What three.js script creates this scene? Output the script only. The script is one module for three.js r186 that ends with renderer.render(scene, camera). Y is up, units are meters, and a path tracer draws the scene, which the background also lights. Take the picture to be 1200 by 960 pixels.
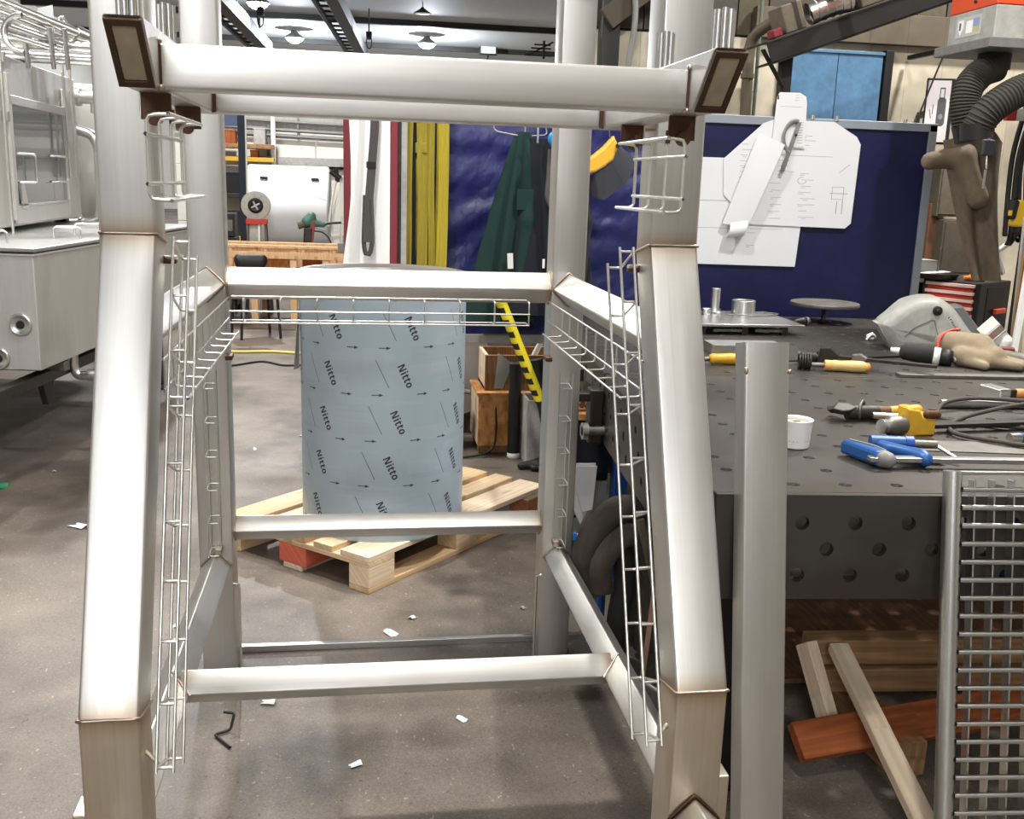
import * as THREE from 'three';
import { RoundedBoxGeometry } from 'three/addons/geometries/RoundedBoxGeometry.js';
import { MarchingCubes } from 'three/addons/objects/MarchingCubes.js';
import { RectAreaLightUniformsLib } from 'three/addons/lights/RectAreaLightUniformsLib.js';
import * as BGU from 'three/addons/utils/BufferGeometryUtils.js';
RectAreaLightUniformsLib.init();

// ---------------------------------------------------------------- camera
const scene = new THREE.Scene();
scene.background = new THREE.Color(0x0b0b0c);
const camera = new THREE.PerspectiveCamera(44.15, 1200 / 960, 0.05, 120);
camera.position.set(0, 1.5, 0);
{
  const pitch = 0.22103, yaw = 0.158588, roll = 0.0322981;
  const f = new THREE.Vector3(Math.sin(yaw) * Math.cos(pitch), -Math.sin(pitch), -Math.cos(yaw) * Math.cos(pitch));
  const r0 = new THREE.Vector3(Math.cos(yaw), 0, Math.sin(yaw));
  const u0 = new THREE.Vector3().crossVectors(r0, f);
  const r = r0.clone().multiplyScalar(Math.cos(roll)).addScaledVector(u0, Math.sin(roll));
  const u = u0.clone().multiplyScalar(Math.cos(roll)).addScaledVector(r0, -Math.sin(roll));
  camera.quaternion.setFromRotationMatrix(new THREE.Matrix4().makeBasis(r, u, f.clone().negate()));
}
scene.add(camera);
const renderer = new THREE.WebGLRenderer({ antialias: true });
renderer.toneMapping = THREE.LinearToneMapping;
renderer.toneMappingExposure = 1.2;
renderer.shadowMap.enabled = true;

// ---------------------------------------------------------------- lamps of the hall: [x, z, radiance of the lamp]
const CEILING = 6.0, LAMP_Y = 5.2;
const LAMPS = [
  [0.4, 0.3, 230], [3.2, 1.0, 40], [-0.3, -2.9, 480], [2.9, -2.9, 1900, LAMP_Y, 0.16], [-2.4, -8.0, 660],
  [-2.0, -5.9, 420], [-1.2, -13, 700], [-2.39, -27.9, 600, 5.72], [-1.83, -34.2, 900, 5.7], [2.3, -33.9, 900, 5.7], [3.2, -20, 400], [4.3, -5.5, 800], [-1.0, 7.7, 380], [3.0, 7.7, 330],
];

// ---------------------------------------------------------------- helpers
const V = (x, y, z) => new THREE.Vector3(x, y, z);
function rng(a) { return () => { a |= 0; a = a + 0x6D2B79F5 | 0; let t = Math.imul(a ^ a >>> 15, 1 | a); t = t + Math.imul(t ^ t >>> 7, 61 | t) ^ t; return ((t ^ t >>> 14) >>> 0) / 4294967296; }; }
const taken = {};
function numbered(n) { if (!(n in taken)) { taken[n] = 0; return n; } taken[n]++; return n + '_' + String(taken[n]).padStart(3, '0'); }
function shade(o) { o.castShadow = true; o.receiveShadow = true; return o; }
function thing(name, label, category, pos = [0, 0, 0], group) {
  const g = new THREE.Group(); g.name = numbered(name); g.position.set(...pos); g.userData = { label, category };
  if (group) g.userData.group = group;
  scene.add(g); return g;
}
function part(parent, name, geo, mat, label) {
  const m = shade(new THREE.Mesh(geo, mat)); m.name = name; if (label) m.userData.label = label; parent.add(m); return m;
}
// geometry given in world metres, hung under a top-level group
function wpart(parent, name, geo, mat, label) { return part(parent, name, geo.translate(-parent.position.x, -parent.position.y, -parent.position.z), mat, label); }
function sub(parent, name) { const g = new THREE.Group(); g.name = name; parent.add(g); return g; }
function solo(name, label, category, geo, mat, group, pos) {
  const m = shade(new THREE.Mesh(geo, mat)); m.name = numbered(name); m.userData = { label, category }; if (group) m.userData.group = group;
  if (pos) m.position.set(...pos); scene.add(m); return m;
}
function struct(name, geo, mat, parent) {
  const m = shade(new THREE.Mesh(geo, mat)); m.name = parent ? name : numbered(name); if (!parent) m.userData = { kind: 'structure' }; (parent || scene).add(m); return m;
}
function boxUV(g) {
  g = g.index ? g.toNonIndexed() : g; const p = g.attributes.position, n = g.attributes.normal, uv = new Float32Array(p.count * 2);
  for (let i = 0; i < p.count; i += 3) {
    let nx = 0, ny = 0, nz = 0; for (let k = 0; k < 3; k++) { nx += Math.abs(n.getX(i + k)); ny += Math.abs(n.getY(i + k)); nz += Math.abs(n.getZ(i + k)); }
    for (let k = 0; k < 3; k++) { const j = i + k, x = p.getX(j), y = p.getY(j), z = p.getZ(j);
      if (nx >= ny && nx >= nz) { uv[2 * j] = z; uv[2 * j + 1] = y; } else if (ny >= nz) { uv[2 * j] = x; uv[2 * j + 1] = z; } else { uv[2 * j] = x; uv[2 * j + 1] = y; } }
  }
  g.setAttribute('uv', new THREE.BufferAttribute(uv, 2)); return g;
}
// bevelled box centred at x, y, z
function bx(w, h, d, x = 0, y = 0, z = 0, r = 0.004) {
  r = Math.min(r, w / 2.01, h / 2.01, d / 2.01);
  const g = r > 0.0005 ? new RoundedBoxGeometry(w, h, d, 1, r) : new THREE.BoxGeometry(w, h, d);
  return boxUV(g).translate(x, y, z);
}
function basis(g, o, xd, yd) { const y = yd.clone().normalize(), z = V().crossVectors(xd, y).normalize(), x = V().crossVectors(y, z); return g.applyMatrix4(new THREE.Matrix4().makeBasis(x, y, z).setPosition(o)); }
function bar(p0, p1, r, seg = 8, r1) {
  const a = V(...p0), b = V(...p1), L = a.distanceTo(b); const g = new THREE.CylinderGeometry(r1 ?? r, r, L, seg).translate(0, L / 2, 0);
  return g.applyQuaternion(new THREE.Quaternion().setFromUnitVectors(V(0, 1, 0), b.clone().sub(a).normalize())).translate(a.x, a.y, a.z);
}
// stick of rectangular section w (across) by t from p0 to p1
function stick(p0, p1, w, t, up = [0, 1, 0], r = 0.003) {
  const a = V(...p0), b = V(...p1), d = b.clone().sub(a), L = d.length(); let x = V().crossVectors(V(...up), d); if (x.length() < 1e-4) x = V(1, 0, 0);
  const g = boxUV(r > 0 ? new RoundedBoxGeometry(w, L, t, 1, Math.min(r, w / 2.02, t / 2.02)) : new THREE.BoxGeometry(w, L, t)).translate(0, L / 2, 0);
  return basis(g, a, x.normalize(), d);
}
function tube(pts, r, seg = 24, rad = 7, closed = false, tension = 0.5) { return new THREE.TubeGeometry(new THREE.CatmullRomCurve3(pts.map(p => V(...p)), closed, 'catmullrom', tension), seg, r, rad, closed); }
// a wire through corners with short rounded bends
function wire(pts, r, bend = 0.008, rad = 6) {
  const P = pts.map(p => V(...p)), path = new THREE.CurvePath();
  let last = P[0];
  for (let i = 1; i < P.length - 1; i++) {
    const a = P[i].clone().add(P[i - 1].clone().sub(P[i]).setLength(Math.min(bend, P[i].distanceTo(P[i - 1]) * 0.45)));
    const b = P[i].clone().add(P[i + 1].clone().sub(P[i]).setLength(Math.min(bend, P[i].distanceTo(P[i + 1]) * 0.45)));
    path.add(new THREE.LineCurve3(last, a)); path.add(new THREE.QuadraticBezierCurve3(a, P[i], b)); last = b;
  }
  path.add(new THREE.LineCurve3(last, P[P.length - 1]));
  return new THREE.TubeGeometry(path, Math.max(4, P.length * 6), r, rad, false);
}
const lathe = (pts, seg = 28) => new THREE.LatheGeometry(pts.map(p => new THREE.Vector2(p[0], p[1])), seg);
const merge = gs => BGU.mergeGeometries(gs.map(g => { g = g.index ? g.toNonIndexed() : g; for (const k of Object.keys(g.attributes)) if (!['position', 'normal', 'uv'].includes(k)) g.deleteAttribute(k); return g; }));
function shapeOf(pts) { const s = new THREE.Shape(); pts.forEach((p, i) => i ? s.lineTo(p[0], p[1]) : s.moveTo(p[0], p[1])); s.closePath(); return s; }
function plate(pts, depth, bevel = 0.002, holes = []) {
  const s = shapeOf(pts); holes.forEach(h => s.holes.push(h));
  return boxUV(new THREE.ExtrudeGeometry(s, { depth: Math.max(1e-4, depth - 2 * bevel), bevelEnabled: bevel > 0, bevelThickness: bevel, bevelSize: bevel, bevelOffset: -bevel, bevelSegments: 2, curveSegments: 12 })).translate(0, 0, bevel);
}
// hard edges above an angle (scaled up first, because the three.js helper joins points closer than a centimetre)
function crease(g, a) { g.scale(1000, 1000, 1000); g = BGU.toCreasedNormals(g, a); return g.scale(0.001, 0.001, 0.001); }
// profile (closed polygon in local x, n) swept along a path that lies in a plane with normal X; mitred at the corners; returns one geometry per segment
function mitre(profile, path, X, tint = [], caps = true) {
  const P = path.map(p => V(...p)), x = V(...X).normalize(), out = [];
  const dirs = []; for (let i = 0; i + 1 < P.length; i++) dirs.push(P[i + 1].clone().sub(P[i]).normalize());
  const ring = (i, seg) => profile.map(([a, b]) => {
    const d = dirs[seg], n = V().crossVectors(x, d).normalize(), p = P[i].clone().addScaledVector(x, a).addScaledVector(n, b);
    const j = i === 0 || i === P.length - 1 ? null : d.clone().add(dirs[seg === i ? i - 1 : i]).normalize();
    if (j) { const t = P[i].clone().sub(p).dot(j) / d.dot(j); p.addScaledVector(d, t); }
    return p;
  });
  for (let s = 0; s < dirs.length; s++) {
    const A = ring(s, s), B = ring(s + 1, s), pos = [], uv = [], col = [], N = profile.length; let acc = 0; const L = P[s].distanceTo(P[s + 1]);
    // oxide left by welding at the marked joints: stations along the tube and their metal colours, uneven round the tube
    const r = rng(s * 31 + Math.round(L * 1000)), ox = [[0, [0.66, 0.52, 0.42]], [0.007, [0.72, 0.60, 0.50]], [0.016, [0.86, 0.79, 0.70]], [0.03, [0.96, 0.94, 0.92]], [0.045, [1, 1, 1]]];
    const st = []; if (tint.includes(s)) ox.forEach(([d, c]) => st.push([d / L, c])); else st.push([0, [1, 1, 1]]);
    if (tint.includes(s + 1)) [...ox].reverse().forEach(([d, c]) => st.push([1 - d / L, c])); else st.push([1, [1, 1, 1]]);
    const wob = profile.map(() => 0.55 + 0.9 * r());
    for (let k = 0; k < N; k++) {
      const k2 = (k + 1) % N, w = Math.hypot(profile[k2][0] - profile[k][0], profile[k2][1] - profile[k][1]);
      for (let i = 0; i + 1 < st.length; i++) {
        const f = (t, kk) => t < 0.5 ? t * (t > 0 ? wob[kk] : 1) : 1 - (1 - t) * (t < 1 ? wob[kk] : 1);
        const at = (kk, j, u) => { const t = f(st[j][0], kk), p = A[kk].clone().lerp(B[kk], t); return [p, u, t * L, st[j][1]]; };
        const a = at(k, i, acc), b = at(k2, i, acc + w), c = at(k2, i + 1, acc + w), d = at(k, i + 1, acc);
        for (const [p, u, v, cc] of [a, b, c, a, c, d]) { pos.push(p.x, p.y, p.z); uv.push(u, v); col.push(...cc); }
      }
      acc += w;
    }
    for (const [R, rev] of caps ? [[A, true], [B, false]] : []) for (let k = 1; k + 1 < N; k++) { const t = rev ? [R[0], R[k + 1], R[k]] : [R[0], R[k], R[k + 1]]; for (const p of t) { pos.push(p.x, p.y, p.z); uv.push(p.x, p.y); col.push(1, 1, 1); } }
    let g = new THREE.BufferGeometry(); g.setAttribute('position', new THREE.Float32BufferAttribute(pos, 3)); g.setAttribute('uv', new THREE.Float32BufferAttribute(uv, 2)); g.setAttribute('color', new THREE.Float32BufferAttribute(col, 3));
    g = crease(g, 0.3); out.push(g);
  }
  return out;
}
function rectProfile(w, d, r = 0.007, n = 3, turn = 0) {
  const pts = []; const c = [[w / 2 - r, d / 2 - r, 0], [-w / 2 + r, d / 2 - r, 1], [-w / 2 + r, -d / 2 + r, 2], [w / 2 - r, -d / 2 + r, 3]];
  for (const [cx, cy, q] of c) for (let i = 0; i <= n; i++) { const a = (q + i / n) * Math.PI / 2; pts.push([cx + r * Math.cos(a), cy + r * Math.sin(a)]); }
  return pts.map(([a, b]) => [a * Math.cos(turn) - b * Math.sin(turn), a * Math.sin(turn) + b * Math.cos(turn)]);
}
const sqTube = (p0, p1, w, d, X, turn = 0, r = 0.007, tint = []) => mitre(rectProfile(w, d, r, 3, turn), [p0, p1], X, tint)[0];
// smooth joined limbs: bones [ax,ay,az, bx,by,bz, ra, rb]
function blob(bones, cell, k) {
  const lo = V(1e9, 1e9, 1e9), hi = V(-1e9, -1e9, -1e9);
  for (const b of bones) for (const o of [0, 3]) { const r = Math.max(b[6], b[7]) + 3 * cell; lo.min(V(b[o] - r, b[o + 1] - r, b[o + 2] - r)); hi.max(V(b[o] + r, b[o + 1] + r, b[o + 2] + r)); }
  const size = Math.max(hi.x - lo.x, hi.y - lo.y, hi.z - lo.z), res = Math.min(110, Math.ceil(size / cell) + 4), c = lo.clone().add(hi).multiplyScalar(0.5);
  const mc = new MarchingCubes(res, new THREE.MeshBasicMaterial(), false, false, 120000); mc.isolation = 0;
  const h = size / 2 * 1.05;
  for (let z = 0; z < res; z++) for (let y = 0; y < res; y++) for (let x = 0; x < res; x++) {
    const px = c.x + ((x - res / 2) / (res / 2)) * h, py = c.y + ((y - res / 2) / (res / 2)) * h, pz = c.z + ((z - res / 2) / (res / 2)) * h;
    let s = 0;
    for (const b of bones) {
      const dx = b[3] - b[0], dy = b[4] - b[1], dz = b[5] - b[2], l2 = dx * dx + dy * dy + dz * dz || 1e-9;
      const t = Math.max(0, Math.min(1, ((px - b[0]) * dx + (py - b[1]) * dy + (pz - b[2]) * dz) / l2));
      const d = Math.hypot(px - b[0] - t * dx, py - b[1] - t * dy, pz - b[2] - t * dz) - (b[6] + (b[7] - b[6]) * t);
      s += Math.exp(-d / k);
    }
    mc.field[x + y * res + z * res * res] = Math.log(s) * k;
  }
  mc.update(); const n = mc.count, pos = new Float32Array(mc.positionArray.slice(0, n * 3)), nor = new Float32Array(mc.normalArray.slice(0, n * 3));
  const g = new THREE.BufferGeometry(); g.setAttribute('position', new THREE.BufferAttribute(pos, 3)); g.setAttribute('normal', new THREE.BufferAttribute(nor, 3));
  g.scale(h, h, h).translate(c.x, c.y, c.z); return boxUV(g);
}
// cloth: a grid from a function (u, v) -> [x, y, z], given a thickness
function cloth(fn, nu, nv, t = 0.003) {
  const grid = []; for (let j = 0; j <= nv; j++) for (let i = 0; i <= nu; i++) grid.push(V(...fn(i / nu, j / nv)));
  const base = new THREE.BufferGeometry().setFromPoints(grid), ix = []; const W = nu + 1;
  for (let j = 0; j < nv; j++) for (let i = 0; i < nu; i++) { const a = j * W + i; ix.push(a, a + 1, a + W, a + 1, a + W + 1, a + W); }
  base.setIndex(ix); base.computeVertexNormals(); const N = base.attributes.normal;
  const pos = [], uv = []; const put = (i, s) => { const p = grid[i]; pos.push(p.x + N.getX(i) * t * s, p.y + N.getY(i) * t * s, p.z + N.getZ(i) * t * s); uv.push((i % W) / nu, Math.floor(i / W) / nv); };
  for (let k = 0; k < ix.length; k += 3) { put(ix[k], 0.5); put(ix[k + 1], 0.5); put(ix[k + 2], 0.5); put(ix[k], -0.5); put(ix[k + 2], -0.5); put(ix[k + 1], -0.5); }
  const edge = (a, b) => { put(a, 0.5); put(a, -0.5); put(b, 0.5); put(b, 0.5); put(a, -0.5); put(b, -0.5); };
  for (let i = 0; i < nu; i++) { edge(i, i + 1); edge(nv * W + i + 1, nv * W + i); } for (let j = 0; j < nv; j++) { edge((j + 1) * W, j * W); edge(j * W + nu, (j + 1) * W + nu); }
  const g = new THREE.BufferGeometry(); g.setAttribute('position', new THREE.Float32BufferAttribute(pos, 3)); g.setAttribute('uv', new THREE.Float32BufferAttribute(uv, 2));
  return crease(g, 1.0);
}

// ---------------------------------------------------------------- textures
function noise2(seed, per) { const r = rng(seed), N = per, g = new Float32Array(N * N).map(() => r());
  return (x, y) => { x = ((x % N) + N) % N; y = ((y % N) + N) % N; const i = Math.floor(x), j = Math.floor(y); let fx = x - i, fy = y - j; fx = fx * fx * (3 - 2 * fx); fy = fy * fy * (3 - 2 * fy); const i2 = (i + 1) % N, j2 = (j + 1) % N;
    return (g[j * N + i] * (1 - fx) + g[j * N + i2] * fx) * (1 - fy) + (g[j2 * N + i] * (1 - fx) + g[j2 * N + i2] * fx) * fy; }; }
function fbm(seed, oct = 4, base = 4) { const ns = []; for (let o = 0; o < oct; o++) ns.push(noise2(seed + o * 17, base << o)); return (u, v) => { let s = 0, a = 0.5, t = 0; for (let o = 0; o < oct; o++) { const n = base << o; s += a * ns[o](u * n, v * n); t += a; a *= 0.55; } return s / t; }; }
function dtex(w, h, fn, srgb = true, rx = 1, ry = 1) {
  const d = new Uint8Array(w * h * 4);
  for (let j = 0; j < h; j++) for (let i = 0; i < w; i++) { const c = fn(i / w, j / h, i, j), o = (j * w + i) * 4; const q = typeof c === 'number' ? [c, c, c] : c; for (let k = 0; k < 3; k++) d[o + k] = Math.max(0, Math.min(255, q[k] * 255)); d[o + 3] = 255; }
  const t = new THREE.DataTexture(d, w, h, THREE.RGBAFormat); t.wrapS = t.wrapT = THREE.RepeatWrapping; t.magFilter = THREE.LinearFilter; t.minFilter = THREE.LinearMipmapLinearFilter; t.generateMipmaps = true; if (srgb) t.colorSpace = THREE.SRGBColorSpace; t.repeat.set(rx, ry); t.needsUpdate = true; return t;
}
function again(t, rx, ry) { const c = t.clone(); c.repeat.set(rx, ry); c.needsUpdate = true; return c; }
function canvasTex(w, h, draw, srgb = true) { const c = document.createElement('canvas'); c.width = w; c.height = h; draw(c.getContext('2d'), w, h); const t = new THREE.CanvasTexture(c); if (srgb) t.colorSpace = THREE.SRGBColorSpace; t.wrapS = t.wrapT = THREE.RepeatWrapping; t.anisotropy = 8; return t; }
const mix = (a, b, t) => a.map((v, i) => v + (b[i] - v) * t);

const fA = fbm(11, 5, 4), fB = fbm(23, 4, 8), fC = fbm(37, 3, 16), fD = fbm(51, 5, 3);
// mill-finish steel: grain along v, faint drawing bands
const bandN = noise2(5, 64), streakN = noise2(9, 256);
const streak = (u, v) => 0.55 * bandN(u * 64, v * 1.0) + 0.45 * streakN(u * 256, v * 2);
const texSteel = dtex(256, 512, (u, v) => { const s = streak(u, v), b = fA(u, v); const k = 0.94 + 0.035 * (s - 0.5) + 0.07 * (b - 0.5); return [k * 1.0, k * 0.995, k * 0.985]; }, true, 4, 0.7);
const texSteelRough = dtex(256, 512, (u, v) => 0.62 + 0.12 * (streak(u, v) - 0.5) + 0.14 * (fB(u, v) - 0.5), false, 4, 0.7);
const texTan = dtex(256, 512, (u, v) => { const s = streak(u, v), b = fA(u + 0.3, v); const k = 0.93 + 0.05 * (s - 0.5); return mix([k, k * 0.97, k * 0.93], [k * 0.97, k * 0.93, k * 0.86], Math.max(0, Math.min(1, (b - 0.38) * 3.2))); }, true, 3, 0.9);
const texBrush = dtex(256, 256, (u, v) => 0.5 + 0.5 * (streak(u, v) - 0.5), false, 4, 1);
const fG = noise2(301, 512), fH = noise2(303, 379);
const texFloor = dtex(1024, 1024, (u, v, i, j) => {
  const a = fD(u, v), b = fB(u, v), c = fC(u, v); let base = mix([0.47, 0.43, 0.395], [0.595, 0.55, 0.51], Math.max(0, Math.min(1, 0.5 + (a - 0.5) * 1.5 + (b - 0.5) * 0.9)));
  const st = Math.max(0, (fA(u + 0.37, v + 0.11) - 0.56) * 5.5); base = mix(base, [0.30, 0.275, 0.245], Math.min(0.6, st));
  const g = (c - 0.5) * 0.14 + (fG(i, j) - 0.5) * 0.12, h = fH(i * 0.37, j * 0.37); const sp = h > 0.955 ? 0.26 : h < 0.04 ? -0.16 : 0; return base.map(x => x + g + sp);
}, true, 0.33, 0.33);
const texFloorRough = dtex(512, 512, (u, v) => 0.55 + 0.5 * (fA(u, v) - 0.35), false, 0.33, 0.33);
const texFloorBump = dtex(512, 512, (u, v) => 0.5 * fB(u, v) + 0.5 * fC(u, v), false, 0.8, 0.8);
const texConcrete = dtex(512, 512, (u, v) => { const a = fD(u, v), b = fC(u, v), bd = Math.abs(((u * 6) % 1) - 0.5) > 0.485 ? 0.08 : 0; const k = 0.76 + 0.2 * (a - 0.5) + 0.12 * (b - 0.5) - bd; return [k, k * 0.975, k * 0.92]; }, true, 0.6, 0.6);
const grainN = fbm(71, 4, 4);
const woodFn = (dark, light) => (u, v) => { const w = grainN(u * 0.5, v * 0.12), ring = 0.5 + 0.5 * Math.sin((u * 9 + w * 5.5) * 6.283), st = streakN(u * 256, v * 3); const kn = Math.max(0, (fA(u * 0.7 + 0.2, v * 0.5) - 0.66) * 6); return mix(mix(dark, light, 0.35 * ring + 0.5 * w + 0.25 * st), dark.map(x => x * 0.6), Math.min(0.6, kn)); };
const texPine = dtex(256, 512, woodFn([0.80, 0.71, 0.60], [0.95, 0.90, 0.83]), true, 5, 0.8);
const texOldWood = dtex(256, 512, woodFn([0.52, 0.43, 0.34], [0.80, 0.69, 0.56]), true, 5, 0.9);
const texOSB = dtex(512, 512, (u, v) => { const c = fC(u * 2, v), b = fB(v, u * 2); return mix([0.70, 0.52, 0.35], [0.90, 0.74, 0.55], 0.5 + (c - 0.5) * 1.6 + (b - 0.5)); }, true, 1.6, 1.6);
const texCloth = dtex(256, 256, (u, v, i, j) => 0.5 + 0.25 * Math.sin(i * Math.PI / 2) * Math.cos(j * Math.PI / 2) + 0.3 * (fC(u, v) - 0.5), false, 30, 30);
const texGrime = dtex(256, 256, (u, v) => { const k = 0.88 + 0.22 * (fA(u, v) - 0.5) + 0.14 * (fC(u, v) - 0.5); return [k, k * 0.99, k * 0.97]; }, true, 2, 2);
const texCrease = dtex(512, 512, (u, v) => { const a = fA(u, v), b = fB(u * 2, v), c = fC(u, v); return 0.5 * Math.abs(a - 0.5) * 4 * 0.5 + 0.4 * Math.abs(b - 0.5) * 2 + 0.15 * c; }, false, 1.6, 1.6);
const texPlate = dtex(512, 512, (u, v) => { const a = fD(u, v), c = fC(u, v); let b = mix([0.50, 0.485, 0.47], [0.62, 0.605, 0.585], Math.max(0, Math.min(1, 0.5 + (a - 0.5) * 1.6 + (c - 0.5) * 0.5))); return mix(b, [0.50, 0.44, 0.39], Math.max(0, Math.min(0.5, (fA(v, u) - 0.58) * 5))); }, true, 0.9, 0.9);

// ---------------------------------------------------------------- materials
const std = (color, roughness = 0.6, metalness = 0, o = {}) => new THREE.MeshStandardMaterial({ color, roughness, metalness, ...o });
const phys = (color, roughness, metalness, o = {}) => new THREE.MeshPhysicalMaterial({ color, roughness, metalness, ...o });
const M = {
  steel: phys(0xdddcda, 0.66, 1, { map: texSteel, roughnessMap: texSteelRough, vertexColors: true, anisotropy: 0.3, bumpMap: texBrush, bumpScale: 0.00004 }),
  steelTan: phys(0xf0ece6, 0.72, 1, { map: texTan, roughnessMap: texSteelRough, vertexColors: true, anisotropy: 0.3 }),
  steelGloss: std(0xd4d4d2, 0.30, 1),
  tankSteel: std(0xd8d8d6, 0.55, 0.85, { map: texSteel }),
  wire: std(0xe4e2dd, 0.30, 1),
  weld: std(0xcfc0b6, 0.42, 1, { map: texGrime }),
  heat: std(0x6a4f42, 0.5, 0.8, { map: texGrime }),
  tape: std(0xb3a791, 0.75, 0.0, { map: texGrime }),
  capEdge: std(0x5f4a3d, 0.55, 0.7, { map: texGrime }),
  dark: std(0x1b1b1d, 0.55, 0.3, { map: texGrime }),
  black: std(0x141415, 0.55, 0),
  cable: std(0x4a453f, 0.75, 0, { map: texGrime }),
  rubber: std(0x222222, 0.85, 0),
  grey: std(0x8b8b8b, 0.55, 0.2, { map: texGrime }),
  lightGrey: std(0xb9bab8, 0.55, 0.1, { map: texGrime }),
  paintWhite: std(0xe6e6e2, 0.5, 0),
  film: phys(0xf1f1ef, 0.45, 0, { clearcoat: 0.2 }),
  tableTop: std(0x93918d, 0.45, 0.65, { map: texPlate }),
  iron: std(0x8a8784, 0.5, 0.85, { map: texGrime }),
  darkIron: std(0x4a4745, 0.5, 0.8, { map: texGrime }),
  pine: std(0xfbf6ee, 0.75, 0, { map: texPine }),
  oldWood: std(0xd8c2a6, 0.8, 0, { map: texOldWood }),
  orangeWood: std(0xd9874a, 0.75, 0, { map: texOldWood }),
  osb: std(0xe8d0ac, 0.8, 0, { map: texOSB }),
  yellow: std(0xe0b030, 0.45, 0, { map: texGrime }),
  blueTool: std(0x215290, 0.4, 0.1),
  blueLeg: std(0x1f4f9a, 0.4, 0.2),
  tarp: phys(0x191e5c, 0.46, 0, { bumpMap: texCrease, bumpScale: 0.009 }),
  boardFrame: std(0x9097a0, 0.5, 0.3),
  board: std(0x14164a, 0.45, 0, { map: texGrime }),
  paper: std(0xcfd1d4, 0.85, 0),
  red: std(0xb8312a, 0.5, 0),
  maroon: std(0x7c2a33, 0.65, 0),
  concrete: std(0xf3ede0, 0.9, 0, { map: texConcrete }),
  floor: std(0xcfcecc, 0.85, 0, { map: texFloor, roughnessMap: texFloorRough, bumpMap: texFloorBump, bumpScale: 0.002 }),
  wallDark: std(0x4a453e, 0.85, 0, { map: texGrime }),
  wallFront: std(0xb0afab, 0.85, 0, { map: texGrime }),
  wallWhite: std(0xdedad0, 0.8, 0),
  ceiling: std(0xa3a3a1, 0.7, 0),
  beam: std(0x2b2a29, 0.6, 0.4),
  hose: std(0x4f483f, 0.9, 0, { map: texGrime, bumpMap: texCloth, bumpScale: 0.0006 }),
  leather: std(0x6f675b, 0.9, 0, { map: texGrime, bumpMap: texCloth, bumpScale: 0.0006 }),
  fabricGreen: std(0x0d2f2b, 0.9, 0, { bumpMap: texCloth, bumpScale: 0.0005 }),
  fabricNavy: std(0x12151f, 0.9, 0, { bumpMap: texCloth, bumpScale: 0.0005 }),
  gloveGrey: std(0x8f8a80, 0.95, 0, { map: texGrime, bumpMap: texCloth, bumpScale: 0.0006 }),
  glove: std(0x998b75, 0.95, 0, { map: texGrime, bumpMap: texCloth, bumpScale: 0.0006 }),
  sling: std(0xa89a30, 0.85, 0, { map: texGrime, bumpMap: texCloth, bumpScale: 0.0006 }),
  slingGrey: std(0x4c4848, 0.85, 0, { bumpMap: texCloth, bumpScale: 0.0006 }),
  lampGlow: new THREE.MeshStandardMaterial({ color: 0xffffff, emissive: 0xfff8ee, emissiveIntensity: 14 }),
};

// ---------------------------------------------------------------- the hall
const HX = 9, ZB = -44, ZF = 9;
struct('floor', boxUV(new THREE.BoxGeometry(2 * HX, 0.2, ZF - ZB)).translate(0, -0.1, (ZF + ZB) / 2), M.floor);
struct('ceiling', boxUV(new THREE.BoxGeometry(2 * HX, 0.2, ZF + 31.3)).translate(0, CEILING + 0.1, (ZF - 31.3) / 2), M.ceiling);
struct('ceiling', boxUV(new THREE.BoxGeometry(2 * HX, 0.2, -31.3 - ZB)).translate(0, CEILING + 0.1, (-31.3 + ZB) / 2), M.ceiling);
struct('wall_left', boxUV(new THREE.BoxGeometry(0.2, CEILING, ZF - ZB)).translate(-HX - 0.1, CEILING / 2, (ZF + ZB) / 2), M.wallWhite);
struct('wall_right', boxUV(new THREE.BoxGeometry(0.2, CEILING, ZF - ZB)).translate(HX + 0.1, CEILING / 2, (ZF + ZB) / 2), M.wallWhite);
struct('wall_back', boxUV(new THREE.BoxGeometry(2 * HX + 0.4, CEILING, 0.2)).translate(0, CEILING / 2, ZB - 0.1), M.wallWhite);
struct('wall_front', boxUV(new THREE.BoxGeometry(2 * HX + 0.4, CEILING, 0.2)).translate(0, CEILING / 2, ZF + 0.1), M.wallFront);
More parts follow.
